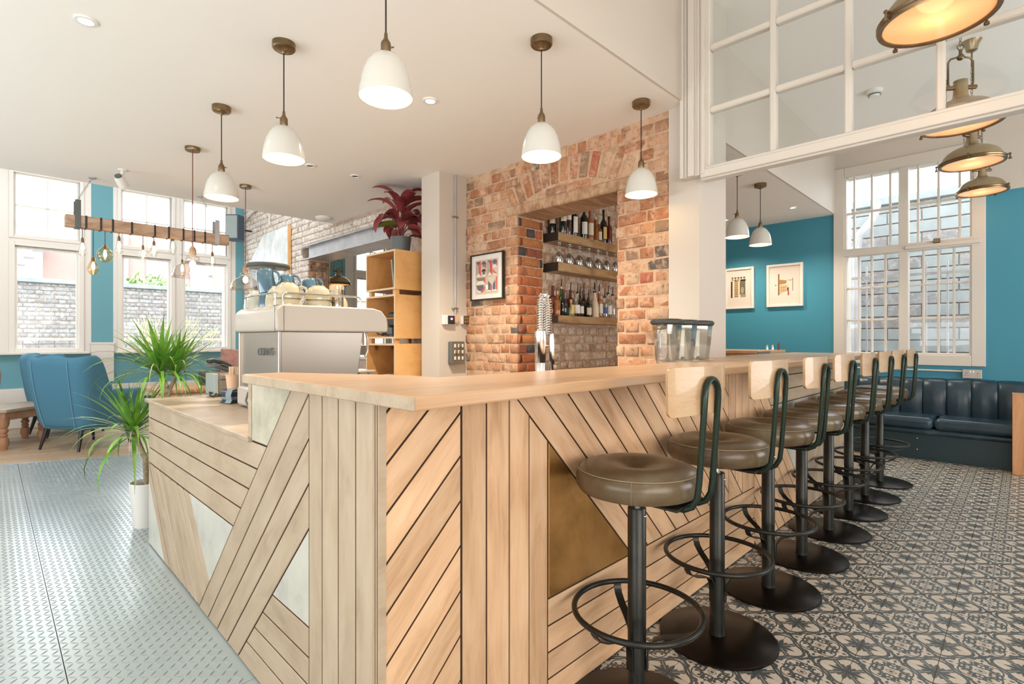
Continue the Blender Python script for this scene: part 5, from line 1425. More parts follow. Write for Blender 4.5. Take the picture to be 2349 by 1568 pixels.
# mugs and cups on the machine
def mug(name, loc, r_, h, mat, label, rot=(0, 0, 0), cat='mug', bowl=False, grp=None, handle=True):
    t = thing(name, label, cat, loc, 0, grp); t.rotation_euler = rot
    # inverted vessel: mouth at z = 0
    if bowl: out = [(r_, 0), (r_ * 1.0, h * .12), (r_ * .985, h * .35), (r_ * .90, h * .58), (r_ * .72, h * .80), (r_ * .5, h * .93), (r_ * .46, h * .96), (r_ * .46, h), (r_ * .40, h), (r_ * .38, h * .965), (0, h * .965)]
    else: out = [(r_, 0), (r_ * 1.01, h * .1), (r_ * .99, h * .5), (r_ * .94, h * .85), (r_ * .86, h * .96), (r_ * .76, h), (r_ * .68, h), (r_ * .66, h * .985), (0, h * .985)]
    inn = [(r_ * .93, .001), (r_ * .90, h * .4), (r_ * .7, h * .72), (0, h * .85)] if bowl else [(r_ * .92, .001), (r_ * .9, h * .8), (r_ * .75, h * .92), (0, h * .93)]
    build('body', MB().lathe(out, 36, cap=False).lathe(inn, 36, cap=False).lathe([(r_, 0), (r_ * .93, .001)], 36, cap=False), mat, t)
    if handle:
        if bowl: pts = [(r_ * .97, 0, h * .30), (r_ * 1.25, 0, h * .30), (r_ * 1.38, 0, h * .45), (r_ * 1.30, 0, h * .66), (r_ * 1.05, 0, h * .74), (r_ * .78, 0, h * .72)]
        else: pts = [(r_ * .95, 0, h * .22), (r_ * 1.35, 0, h * .28), (r_ * 1.62, 0, h * .50), (r_ * 1.5, 0, h * .76), (r_ * 1.15, 0, h * .88), (r_ * .86, 0, h * .87)]
        build('handle', MB().tube(pts, [.0055, .0065, .0065, .0065, .0065, .0055], 8), mat, t)
    return t
CMZ = .8765 + .5285; X0, Y0 = .95, 2.48
mug('latte_cup', (X0 + .085, Y0 + .10, CMZ), .066, .052, M['mug_cream'], 'cream cup at the bottom of the left front pile', bowl=True, cat='cup', grp='cups on the coffee machine', handle=False)
mug('latte_cup', (X0 + .085, Y0 + .10, CMZ + .034), .066, .078, M['mug_cream'], 'cream upturned cup left of centre on the coffee machine', (0, 0, R(-40)), 'cup', True, 'cups on the coffee machine')
mug('latte_cup', (X0 + .24, Y0 + .10, CMZ), .066, .052, M['mug_cream'], 'cream cup at the bottom of the right front pile', bowl=True, cat='cup', grp='cups on the coffee machine', handle=False)
mug('latte_cup', (X0 + .24, Y0 + .10, CMZ + .034), .066, .074, M['mug_cream'], 'cream upturned cup right of centre on the coffee machine', (0, 0, R(-35)), 'cup', True, 'cups on the coffee machine')
mug('latte_cup', (X0 + .095, Y0 + .25, CMZ), .060, .105, M['mug_cream'], 'cream cup half hidden between the blue mugs and the front cups', (0, 0, R(60)), 'cup', True, 'cups on the coffee machine')
mug('latte_cup', (X0 + .42, Y0 + .26, CMZ), .060, .085, M['mug_cream'], 'cream cup at the right end behind the tin shaker', (0, 0, R(80)), 'cup', True, 'cups on the coffee machine', False)
mug('latte_cup', (X0 + .08, Y0 + .495, CMZ), .055, .10, M['mug_grey'], 'grey glazed cup at the left end behind the blue mugs', (0, 0, R(200)), 'cup', True, 'cups on the coffee machine', False)
mug('mug', (X0 + .09, Y0 + .385, CMZ), .042, .085, M['mug_blue'], 'blue mug standing under the tallest blue mug', (0, 0, R(150)), 'mug', False, 'cups on the coffee machine', False)
mug('mug', (X0 + .095, Y0 + .385, CMZ + .082), .045, .125, M['mug_blue'], 'leftmost and tallest upturned blue mug', (0, R(-9), R(-40)), 'mug', False, 'cups on the coffee machine')
mug('latte_cup', (X0 + .20, Y0 + .36, CMZ), .058, .080, M['mug_grey'], 'grey cup supporting the middle blue mug', (0, 0, R(70)), 'cup', True, 'cups on the coffee machine', False)
mug('mug', (X0 + .20, Y0 + .36, CMZ + .078), .043, .105, M['mug_blue'], 'middle one of the three upturned blue mugs', (0, R(-14), R(-42)), 'mug', False, 'cups on the coffee machine')
mug('latte_cup', (X0 + .325, Y0 + .34, CMZ), .058, .078, M['mug_grey'], 'grey cup supporting the right blue mug', (0, 0, R(70)), 'cup', True, 'cups on the coffee machine', False)
mug('mug', (X0 + .325, Y0 + .34, CMZ + .076), .043, .095, M['mug_blue'], 'rightmost of the three upturned blue mugs', (0, R(-20), R(-44)), 'mug', False, 'cups on the coffee machine')
t = thing('tin_shaker', 'steel powder shaker with pale lid among the cups', 'shaker', (X0 + .352, Y0 + .125, CMZ))
build('body', MB().lathe([(0, 0), (.036, 0), (.036, .095), (.034, .098), (0, .098)], 30), M['tin'], t)
build('lid', MB().lathe([(0, .096), (.038, .096), (.0385, .115), (.036, .118), (0, .119)], 30), M['mug_cream'], t)
# grinder
gr = thing('coffee_grinder', 'tall coffee grinder with bean hopper and wide black lid behind the machine', 'coffee grinder', (1.17, 3.2, .8765))
build('body', MB().cbox((-.09, -.11, .0), (.09, .11, .30), .02).cbox((-.075, -.085, .30), (.075, .085, .44), .02), M['grinder'], gr, bevel=.008)
build('neck', MB().lathe([(.06, .44), (.062, .50), (.045, .54)], 28), M['grinder'], gr)
build('hopper', MB().lathe([(.042, .535), (.07, .62), (.098, .73), (.110, .77)], 40, cap=False), M['glass'], gr)
build('beans', MB().lathe([(0, .54), (.040, .54), (.066, .62), (.080, .665), (.05, .685), (0, .70)], 32), M['beans'], gr)
build('lid_ring', MB().lathe([(.108, .765), (.114, .768), (.114, .79), (.106, .79)] + [(.108, .765)], 44, cap=False), M['clear_plastic'], gr)
build('lid', MB().lathe([(0, .785), (.118, .785), (.121, .79), (.120, .80), (.112, .808), (.05, .812), (0, .812)], 44), M['lid_black'], gr)

# ---------------------------------------------------------------- dracaena
def leaf_mesh(name, mat, L, w_, droop, seed, up=.6):
    rn = random.Random(seed); n = 9; pts = []; ws = []
    p = Vector((0, 0, 0)); a = up
    for i in range(n):
        q = i / (n - 1); pts.append(p.copy()); ws.append(max(.0012, w_ * (math.sin(PI * min(1, q * .85 + .18)) ** .7) * (1 - q ** 4)))
        p = p + Vector((math.cos(a), 0, math.sin(a))) * (L / (n - 1)); a -= droop * (.3 + 1.6 * q) / (n - 1)
    vs = []; fs = []
    for i, (q, w__) in enumerate(zip(pts, ws)):
        t = (pts[min(i + 1, n - 1)] - pts[max(0, i - 1)]).normalized(); nrm = Vector((-t.z, 0, t.x))
        vs += [q + Vector((0, -w__ / 2, 0)), q - nrm * w__ * .12, q + Vector((0, w__ / 2, 0))]
    for i in range(n - 1):
        b = i * 3; fs += [(b, b + 1, b + 4, b + 3), (b + 1, b + 2, b + 5, b + 4)]
    me = bpy.data.meshes.new(name); me.from_pydata([tuple(v) for v in vs], [], fs); me.materials.append(mat); me.shade_smooth(); me.update(); return me
LM = [leaf_mesh('leaf', M['leaf'], .46, .028, .6, 1, 1.0), leaf_mesh('leaf', M['leaf'], .52, .025, 1.5, 2, .8), leaf_mesh('leaf', M['leaf'], .54, .022, 2.5, 3, .7),
      leaf_mesh('leaf', M['leaf'], .42, .030, .25, 4, 1.2), leaf_mesh('leaf', M['leaf_dry'], .56, .008, 2.4, 5, .7), leaf_mesh('leaf', M['leaf_lime'], .44, .026, 3.0, 6, .55)]
dr = thing('potted_dracaena', 'dracaena with three spiky heads in a white pot behind the low counter end', 'plant', (.745, 4.17, 0))
build('pot', MB().lathe([(0, 0), (.076, 0), (.079, .01), (.102, .285), (.102, .292), (.096, .292), (.090, .25), (0, .25)], 40), M['white_plastic'], dr)
build('soil', MB().lathe([(0, .258), (.0905, .256), (.09, .25), (0, .25)], 24), M['soil'], dr)
tk = MB().tube([(0, 0, .25), (-.015, -.01, .45), (-.05, .0, .56), (-.075, .0, .64)], [.020, .017, .015, .014], 10)
tk.tube([(.02, .01, .25), (.06, .01, .60), (.115, .0, .86), (.12, 0, .90)], [.019, .018, .018, .017], 10)
tk.tube([(.118, 0, .88), (.095, 0, .96), (.075, 0, 1.04)], [.015, .013, .012], 8); tk.tube([(.118, 0, .88), (.15, -.01, .96), (.165, -.01, 1.03)], [.015, .012, .011], 8)
for k in range(8): tk.tube([(.0197 * math.cos(a), .0197 * math.sin(a), .27 + k * .03) for a in [2 * PI * i / 10 for i in range(10)]], .0018, 4, True)
build('trunk', tk, M['trunk'], dr)
rn = random.Random(12)
def head(c, n, tilt=(0, 0), sc=1.0, spread=1.0, lo=-.35):
    for i in range(n):
        a = i * 2.39996 + rn.uniform(-.3, .3); q = i / n
        pitch = (1 - q) * .75 + q * lo + rn.uniform(-.12, .12)
        mi = 3 if q < .22 else (0 if q < .45 else (1 if q < .7 else 2))
        if q > .55 and rn.random() < .28: mi = 4
        if q > .7 and rn.random() < .15: mi = 5
        s = sc * rn.uniform(.78, 1.12)
        base_up = (1.0, .8, .7, 1.2, .7, .55)[mi]
        inst('leaf', LM[mi], dr, (c[0] + tilt[0] * q, c[1] + tilt[1] * q, c[2] - .05 * q), (0, base_up - max(base_up - .9, min(base_up + .35, pitch + .45)), a), (s, s, s))
head((.07, 0, 1.04), 66, sc=.98); head((.165, -.01, 1.03), 54, sc=.90); head((-.078, 0, .655), 70, sc=.95, lo=-.6)

# ---------------------------------------------------------------- plywood crates
def crate(z0, z1, label):
    t = thing('crate', label, 'shelf box', (2.68, 4.2, z0), 0, 'stacked plywood boxes')
    H = z1 - z0; L, D, th = .52, .53, .018
    # open towards -x
    for nm, a, b in (('side_panel', (0, 0, 0), (L, th, H)), ('side_panel', (0, D - th, 0), (L, D, H)), ('bottom_panel', (0, th, 0), (L, D - th, th)), ('top_panel', (0, th, H - th), (L, D - th, H)), ('back_panel', (L - th, th, th), (L, D - th, H - th))):
        build(nm, MB().box(a, b), M['ply'], t, smooth=False)
    e = MB(); f_ = -.0012
    e.box((f_, 0, 0), (.0003, th, H)); e.box((f_, D - th, 0), (.0003, D, H)); e.box((f_, th, 0), (.0003, D - th, th)); e.box((f_, th, H - th), (.0003, D - th, H))
    build('front_edge', e, M['ply_edge'], t, smooth=False)
    if z0 > .2:
        for x in (.02, .46):
            for y in (.02, .46): build('spacer', MB().box((x, y, -.048), (x + .04, y + .05, 0)), M['ply'], t, smooth=False)
crate(1.715, 2.091, 'top plywood box of the stack, under the crimson plant'); crate(1.249, 1.667, 'second plywood box from the top of the stack'); crate(.79, 1.201, 'third plywood box from the top, holding papers')
crate(.37, .742, 'fourth plywood box of the stack, hidden by the bar'); crate(.0, .322, 'lowest plywood box of the stack, standing on the floor')
t = thing('framed_photo', 'dark framed photo leaning in the top plywood box', 'picture frame', (2.80, 4.30, 1.734), .35)
build('frame', MB().cbox((-.10, -.008, 0), (.10, .008, .27), .003, Matrix.Rotation(R(-6), 4, 'X')), M['printer_side'], t, smooth=False)
build('backing', MB().cbox((-.085, -.014, .02), (.085, -.006, .25), .002, Matrix.Rotation(R(-6), 4, 'X')), M['pot_grey'], t, smooth=False)
t = thing('card_machine', 'black till gadget with a brass band in the second plywood box', 'till device', (2.80, 4.40, 1.268))
build('body', MB().cbox((-.05, -.10, .09), (.06, .06, .24), .02), M['black_plastic'], t, bevel=.006); build('band', MB().cbox((-.055, -.105, .17), (.062, .062, .185), .003), M['brass'], t, smooth=False)
build('foot', MB().cbox((-.06, -.05, 0), (.06, .05, .09), .004), M['pot_grey'], t, smooth=False)
t = thing('cable_tangle', 'black cables heaped at the front of the second plywood box', 'cables', (2.74, 4.42, 1.268))
cb = MB(); rn2 = random.Random(4)
for k in range(5): cb.tube([(rn2.uniform(-.03, .05), -.18 + j * .06 + rn2.uniform(-.02, .02), .012 + rn2.uniform(0, .035)) for j in range(7)], .005, 6)
build('cable', cb, M['black_plastic'], t)
for k, (c_, l_) in enumerate((('paper', 'white magazine fanned in the third plywood box'), ('menu', 'dark magazine lying on the white one in the third box'), ('canvas', 'pale leaflet leaning right in the third plywood box'))):
    t = thing('magazine', l_, 'magazine', (2.85, 4.40 + .02 * k, .81 + .03 * k), .2 * k, 'papers in the third box')
    build('pages', MB().cbox((-.13, -.10, 0), (.13, .10, .026), .003), M[c_], t, smooth=False)
# crimson plant on the crates
rp = thing('potted_cordyline', 'broad-leaved crimson plant in a grey pot on the plywood boxes', 'plant', (2.90, 4.44, 2.0915))
build('pot', MB().lathe([(0, 0), (.082, 0), (.086, .01), (.103, .16), (.103, .168), (.096, .168), (.09, .13), (0, .13)], 36), M['pot_grey'], rp)
build('soil', MB().lathe([(0, .140), (.0915, .138), (.09, .13), (0, .13)], 24), M['soil'], rp)
def broad_leaf(mat, L, w_, droop, up):
    n = 10; vs = []; fs = []; p = Vector((0, 0, 0)); a = up; pts = []
    for i in range(n):
        pts.append(p.copy()); p = p + Vector((math.cos(a), 0, math.sin(a))) * (L / (n - 1)); a -= droop / (n - 1)
    for i, q in enumerate(pts):
        f_ = i / (n - 1); w2 = w_ * (math.sin(PI * (f_ ** .75)) ** .8 if 0 < f_ < 1 else 0) + .002
        t = (pts[min(i + 1, n - 1)] - pts[max(0, i - 1)]).normalized(); nrm = Vector((-t.z, 0, t.x))
        vs += [q + Vector((0, -w2 / 2, 0)) + nrm * w2 * .16, q + Vector((0, -w2 / 4, 0)), q - nrm * w2 * .05, q + Vector((0, w2 / 4, 0)), q + Vector((0, w2 / 2, 0)) + nrm * w2 * .16]
    for i in range(n - 1):
        b = i * 5
        for k in range(4): fs.append((b + k, b + k + 1, b + k + 6, b + k + 5))
    me = bpy.data.meshes.new('leaf'); me.from_pydata([tuple(v) for v in vs], [], fs); me.materials.append(mat); me.shade_smooth(); me.update(); return me
BLM = [broad_leaf(M['leaf_red'], .33, .115, 1.7, .95), broad_leaf(M['leaf_red'], .30, .13, 2.0, .6), broad_leaf(M['leaf_red'], .23, .10, 1.4, .4)]
OL = broad_leaf(M['leaf_olive'], .22, .10, .9, .3)
rn = random.Random(21); stm = MB()
for i in range(27):
    a = i * 2.4 + rn.uniform(-.25, .25); q = i / 27; h = .50 - .30 * q + rn.uniform(-.03, .03); r_ = .03 + .05 * q
    b_ = (r_ * math.cos(a), r_ * math.sin(a), h)
    stm.tube([(.02 * math.cos(a), .02 * math.sin(a), .13), (.03 * math.cos(a), .03 * math.sin(a), .13 + (h - .13) * .6), b_], .005, 5)
    me = BLM[0] if q < .4 else (BLM[1] if q < .75 else BLM[2])
    s = rn.uniform(.85, 1.12)
    inst('leaf', me, rp, b_, (rn.uniform(-.25, .25), .55 * q - .25 + rn.uniform(-.2, .25), a), (s, s, s))
inst('leaf', OL, rp, (-.05, -.02, .27), (.5, .1, R(168)), (1, 1, 1))
build('stems', stm, M['leaf_red'], rp)
# little green plant on a white stand
t = thing('side_table', 'white stand under the little green plant', 'table', (2.42, 4.65, 0))
build('tabletop', MB().cbox((-.22, -.14, .925), (.24, .14, .945), .004), M['trim'], t, smooth=False)
build('shelf', MB().cbox((-.2, -.12, .84), (.22, .12, .855), .003), M['trim'], t, smooth=False)
for x in (-.19, .19):
    for y in (-.11, .11): build('leg', MB().box((x - .012, y - .012, 0), (x + .012, y + .012, .925)), M['steel_grey'], t, smooth=False)
t = thing('small_plant', 'little bright green plant in a white pot beside the boxes', 'plant', (2.39, 4.62, .9455))
build('pot', MB().lathe([(0, 0), (.034, 0), (.044, .078), (.044, .082), (.040, .082), (.036, .06), (0, .06)], 28), M['white_plastic'], t)
g_ = MB(); rn = random.Random(8)
for k in range(240):
    a = rn.uniform(0, 2 * PI); r_ = rn.uniform(0, .03); tl = rn.uniform(.1, .9); L = rn.uniform(.05, .09)
    p = Vector((r_ * math.cos(a), r_ * math.sin(a), .06)); d = Vector((math.cos(a) * tl, math.sin(a) * tl, 1)).normalized(); s_ = Vector((-math.sin(a), math.cos(a), 0)) * .004
    g_.add([p - s_, p + s_, p + d * L], [(0, 1, 2)])
build('foliage', g_, M['leaf_lime'], t, smooth=False, kind='stuff')
# ---------------------------------------------------------------- alcove shelves, bottles, glasses
SH = []
for z0, z1, l_ in ((2.149, 2.231, 'top oiled timber shelf in the alcove, bottles on it'), (1.870, 1.953, 'middle oiled timber shelf below the hanging glasses'), (1.393, 1.463, 'lowest oiled timber shelf in the alcove, crowded with bottles')):
    o = build('wall_shelf', MB().cbox((3.67, 3.04, z0), (4.9, 3.222, z1), .004), M['shelf_wood'], smooth=False); tag(o, l_, 'shelf'); SH.append(o)
    build('end_cap', MB().box((3.667, 3.041, z0 + .001), (3.671, 3.221, z1 - .001)), M['gap'], o, smooth=False)
glass_dark = plain('black bottle glass', (.008, .010, .008), .08, coat=.5); M['b_black'] = glass_dark
M['b_brown'] = plain('brown bottle', (.05, .014, .005), .1, coat=.5); M['b_amber'] = plain('amber spirit bottle', (.24, .075, .012), .1, coat=.5); M['b_green'] = plain('green bottle', (.06, .12, .015), .1, coat=.5)
M['b_cream'] = plain('cream bottle', (.78, .62, .44), .3); M['b_clear'] = glassy('clear bottle', (.90, .92, .90), .14, .6); M['b_red'] = plain('red bottle', (.13, .015, .008), .12, coat=.5); M['b_rose'] = plain('rose spirit', (.38, .13, .06), .12, coat=.4); M['b_olive'] = plain('squat olive bottle', (.25, .25, .12), .12, coat=.4)
M['lab_cream'] = plain('cream label', (.76, .66, .50), .8); M['lab_white'] = plain('white label', (.82, .78, .72), .8); M['lab_yellow'] = plain('yellow label', (.70, .50, .18), .8); M['lab_blue'] = plain('blue label', (.10, .14, .30), .7); M['cork'] = plain('cork', (.55, .35, .2), .9)
def bottle(x, y, z, h, r_, mat, label, lab='lab_cream', lz=(.12, .5), cap='black_plastic', shape='wine', pour=False, lw=1.6):
    t = thing('bottle', label, 'bottle', (x, y, z), rn.uniform(-.4, .4), 'bottles in the alcove')
    if shape == 'wine': pr = [(0, 0), (r_ * .94, 0), (r_, .006), (r_, h * .60), (r_ * .92, h * .66), (r_ * .55, h * .73), (r_ * .36, h * .79), (r_ * .34, h * .97), (r_ * .38, h), (0, h)]
    elif shape == 'sloped': pr = [(0, 0), (r_ * .94, 0), (r_, .006), (r_ * 1.0, h * .36), (r_ * .85, h * .52), (r_ * .55, h * .70), (r_ * .36, h * .85), (r_ * .34, h), (0, h)]
    elif shape == 'squat': pr = [(0, 0), (r_ * .9, 0), (r_, .01), (r_ * 1.02, h * .38), (r_ * .9, h * .55), (r_ * .45, h * .68), (r_ * .33, h * .76), (r_ * .33, h), (0, h)]
    else: pr = [(0, 0), (r_ * .96, 0), (r_, .005), (r_, h * .66), (r_ * .8, h * .71), (r_ * .38, h * .76), (r_ * .36, h), (0, h)]
    build('body', MB().lathe(pr, 22), M[mat], t)
    if lab:
        z0, z1 = h * lz[0], h * lz[1]; n = 9; vs = []; fs = []
        for i in range(n):
            a = -PI / 2 - .35 - lw / 2 + lw * i / (n - 1)
            for zz in (z0, z1):
                rr = r_ * 1.02 + .0006
                vs.append((rr * math.cos(a), rr * math.sin(a), zz))
        for i in range(n - 1): fs.append((2 * i, 2 * i + 2, 2 * i + 3, 2 * i + 1))
        build('label', MB().add(vs, fs), M[lab], t)
    if cap: build('cap', MB().cyl((0, 0, h - .004), r_ * .40, .03 if not pour else .018, 14), M[cap], t)
    if pour: build('pourer', MB().rod((0, 0, h + .01), (.006, 0, h + .09), .0062, 8, .0042), M['black_plastic'], t)
rn = random.Random(31)
yb1 = 3.10
top_b = [(3.75, 3.18, .30, .037, 'b_black', 'black wine bottle at the left end of the top shelf', 'lab_cream', (.3, .6), 'wine'), (3.79, 3.08, .29, .036, 'b_black', 'black wine bottle with cream label, second on the top shelf', 'lab_cream', (.35, .75), 'wine'),
         (3.87, 3.09, .30, .037, 'b_brown', 'brown bottle with a round white label on the top shelf', 'lab_white', (.42, .72), 'wine'), (3.96, 3.085, .28, .036, 'b_black', 'black bottle with tall white label on the top shelf', 'lab_white', (.1, .6), 'wine'),
         (4.07, 3.18, .31, .038, 'b_black', 'tall black bottle at the back of the top shelf', None, (0, 0), 'wine'), (4.12, 3.085, .29, .036, 'b_black', 'black bottle with small white label, middle of the top shelf', 'lab_white', (.12, .5), 'wine'),
         (4.22, 3.085, .27, .038, 'b_rose', 'rose whisky bottle with cream label on the top shelf', 'lab_cream', (.15, .55), 'straight'), (4.31, 3.085, .20, .034, 'b_amber', 'short amber bottle with cream cap on the top shelf', 'lab_white', (.0, .01), 'straight'),
         (4.38, 3.09, .17, .032, 'b_amber', 'small amber bottle beside the yellow-labelled one', 'lab_cream', (.1, .55), 'straight'), (4.452, 3.085, .29, .034, 'b_black', 'black bottle with yellow label near the right of the top shelf', 'lab_yellow', (.12, .5), 'wine'),
         (4.55, 3.085, .24, .034, 'b_red', 'dark red bottle at the right end of the top shelf', None, (0, 0), 'wine')]
for x, y, h, r_, m_, l_, lab, lz, shp in top_b: bottle(x, y, 2.2315, h * 1.10, r_, m_, l_, lab, lz, 'black_plastic' if m_ != 'b_amber' else 'lab_cream', shp)
low_b = [(3.72, 3.09, .20, .030, 'b_amber', 'gold-topped bottle at the left end of the lowest shelf', None, (0, 0), 'straight', False, 'brass'), (3.76, 3.182, .26, .034, 'b_red', 'red-capped tall bottle on the lowest shelf', None, (0, 0), 'straight', False, 'b_red'),
         (3.80, 3.085, .22, .040, 'b_black', 'dark squat bottle with red collar on the lowest shelf', None, (0, 0), 'squat', False, 'b_red'), (3.885, 3.18, .27, .036, 'b_green', 'green bottle with pourer on the lowest shelf', None, (0, 0), 'straight', True, 'chrome'),
         (3.885, 3.062, .13, .034, 'b_olive', 'squat green bottle with oval yellow label', 'lab_yellow', (.2, .8), 'squat', False, 'cork'), (3.985, 3.075, .18, .040, 'b_clear', 'squat clear bottle with cork and oval white label', 'lab_white', (.15, .6), 'squat', False, 'cork'),
         (4.03, 3.182, .25, .034, 'b_red', 'red-necked bottle with pourer at the back of the lowest shelf', None, (0, 0), 'straight', True, 'b_red'), (4.065, 3.09, .20, .036, 'b_black', 'ribbed black bottle with pourer on the lowest shelf', 'lab_white', (.15, .5), 'squat', True, 'black_plastic'),
         (4.14, 3.18, .24, .034, 'b_clear', 'clear bottle with pourer behind the ribbed black one', None, (0, 0), 'wine', True, 'black_plastic'), (4.185, 3.08, .18, .034, 'b_black', 'black bottle with cream square label on the lowest shelf', 'lab_cream', (.12, .5), 'straight', True, 'black_plastic'),
         (4.245, 3.182, .26, .034, 'b_brown', 'brown bottle with pourer behind the cream bottle', None, (0, 0), 'wine', True, 'b_red'), (4.285, 3.075, .25, .044, 'b_cream', 'cream-coloured rounded bottle with pourer', 'lab_white', (.0, .01), 'sloped', True, 'black_plastic'),
         (4.375, 3.085, .25, .037, 'b_rose', 'rose bottle with white label and pourer', 'lab_white', (.18, .55), 'straight', True, 'chrome'), (4.425, 3.182, .28, .034, 'b_clear', 'tall clear bottle at the back right of the lowest shelf', None, (0, 0), 'wine', True, 'chrome'),
         (4.465, 3.08, .21, .036, 'b_clear', 'clear bottle with blue label and pourer', 'lab_blue', (.2, .5), 'straight', True, 'black_plastic'), (4.545, 3.09, .25, .037, 'b_clear', 'clear bottle with white label, last but one on the right', 'lab_white', (.15, .5), 'wine', True, 'black_plastic'),
         (4.625, 3.09, .24, .036, 'b_clear', 'clear bottle at the right end of the lowest shelf', None, (0, 0), 'wine', True, 'black_plastic')]
for x, y, h, r_, m_, l_, lab, lz, shp, pr_, cp_ in low_b: bottle(x, y, 1.4635, h, r_, m_, l_, lab, lz, cp_, shp, pr_)
wg0 = None
for k in range(13):
    x = 3.735 + k * .078; y = 3.10 + (.035 if k % 2 else -.01)
    if wg0 is None:
        wg0 = thing('wine_glass', 'wine glass hanging upside down under the top shelf', 'wine glass', (x, y, 2.149), 0, 'wine glasses hanging in the alcove')
        build('foot', MB().lathe([(0, -.004), (.006, -.006), (.036, -.003), (.037, -.001), (.036, 0), (0, 0)], 24), M['wine_glass'], wg0)
        build('stem', MB().rod((0, 0, -.004), (0, 0, -.088), .0035, 8), M['wine_glass'], wg0)
        build('bowl', MB().lathe([(0, -.086), (.012, -.090), (.027, -.108), (.036, -.135), (.036, -.160), (.031, -.188), (.030, -.188), (.034, -.160), (.034, -.136), (.025, -.110), (0, -.09)], 28, cap=False), M['wine_glass'], wg0)
    else:
        c_ = copy_tree(wg0); c_.location = (x, y, 2.149)
# thin pipe in the alcove corner
tag(build('conduit', MB().rod((3.60, 3.205, .9), (3.60, 3.205, 2.7), .010, 12), M['white_plastic']), 'thin white pipe running down the left corner of the alcove', 'pipe')
# spring tap
tpz = .905
t = thing('spring_tap', 'tall chrome spring tap behind the bar', 'tap', (1.86, 1.65, tpz))
build('body', MB().lathe([(.032, 0), (.032, .01), (.026, .012), (.026, .30), (.022, .31), (0, .31)], 24), M['chrome'], t)
build('column', MB().lathe([(.0255, .22), (.028, .225), (.028, .37), (.022, .375)], 24), M['chrome'], t)
hp = [(0, 0, .34), (0, 0, .50), (.002, -.002, .528), (.012, -.012, .545), (.022, -.022, .528), (.025, -.025, .50), (.025, -.025, .36)]
build('hose', MB().tube(hp, .0085, 10), M['white_plastic'], t)
sp = []; 
def along(q):
    L = [0];
    for a, b in zip(hp[:-1], hp[1:]): L.append(L[-1] + (Vector(b) - Vector(a)).length)
    d = q * L[-1]
    for i in range(len(hp) - 1):
        if d <= L[i + 1] + 1e-9:
            f_ = (d - L[i]) / (L[i + 1] - L[i]); a, b = Vector(hp[i]), Vector(hp[i + 1]); return a.lerp(b, f_), (b - a).normalized()
    return Vector(hp[-1]), Vector((0, 0, -1))
turns = 34
for i in range(turns * 10 + 1):
    q = i / (turns * 10); c, d = along(q); u = Vector((0.7, .7, 0)); v = d.cross(u).normalized(); a = 2 * PI * i / 10
    sp.append(c + (u.normalized() * math.cos(a) + v * math.sin(a)) * .0165)
build('spring', MB().tube(sp, .0042, 6), M['chrome'], t)
build('spray_head', MB().lathe([(.009, .18), (.014, .19), (.014, .31), (.010, .36), (0, .365)], 18, Matrix.Translation((.038, -.038, 0))).cyl((.046, -.046, .16), .014, .05, 14), M['chrome'], t)
build('arm', MB().rod((0, 0, .30), (.026, -.026, .30), .006, 8), M['chrome'], t)
# blender jars
def blender(x, y, rz, label):
    t = thing('blender_jar', label, 'blender jar', (x, y, 1.0555), rz, 'blender jars')
    def sq(w_, z): return [(w_ * sx * k1, w_ * sy * k2, z) for sx, sy, k1, k2 in ((1, 1, 1.06, .46), (1, 1, .46, 1.06), (-1, 1, .46, 1.06), (-1, 1, 1.06, .46), (-1, -1, 1.06, .46), (-1, -1, .46, 1.06), (1, -1, .46, 1.06), (1, -1, 1.06, .46))]
    def loft(levels):
        vs = []; fs = []
        for w_, z in levels: vs += sq(w_, z)
        for i in range(len(levels) - 1):
            for k in range(8): fs.append((i * 8 + k, i * 8 + (k + 1) % 8, (i + 1) * 8 + (k + 1) % 8, (i + 1) * 8 + k))
        return vs, fs
    vs, fs = loft([(.050, 0), (.051, .055), (.054, .06), (.062, .15), (.072, .275), (.070, .276), (.060, .15), (.050, .066), (.02, .055)])
    build('jar', MB().add(vs, fs), M['clear_plastic'], t)
    vs, fs = loft([(.04, .262), (.072, .266), (.080, .275), (.080, .288), (.070, .298), (.03, .301), (.0, .301)]); build('lid', MB().add(vs, fs), M['lid_black'], t)
    build('handle', MB().ribbon([(-.068, 0, .26), (-.10, 0, .258), (-.118, 0, .235), (-.118, 0, .13), (-.108, 0, .11)], .02, (0, 1, 0), .010), M['clear_plastic'], t)
    build('blade', MB().lathe([(0, .06), (.012, .062), (.012, .075), (0, .08)], 12).box((-.03, -.004, .072), (.03, .004, .076)), M['steel'], t)
    mk = MB()
    for k in range(9): mk.box((-.010, -.062 - .0012 * k * .9, .085 + k * .017), (.014, -.0605 - .0012 * k * .9, .0862 + k * .017))
    build('scale_marks', mk, M['pot_grey'], t, smooth=False)
blender(2.715, 1.448, .1, 'left blender jar with its clear handle in view'); blender(2.905, 1.448, -2.4, 'middle blender jar of the three on the bar'); blender(3.095, 1.44, -2.4, 'right blender jar beside the white column')

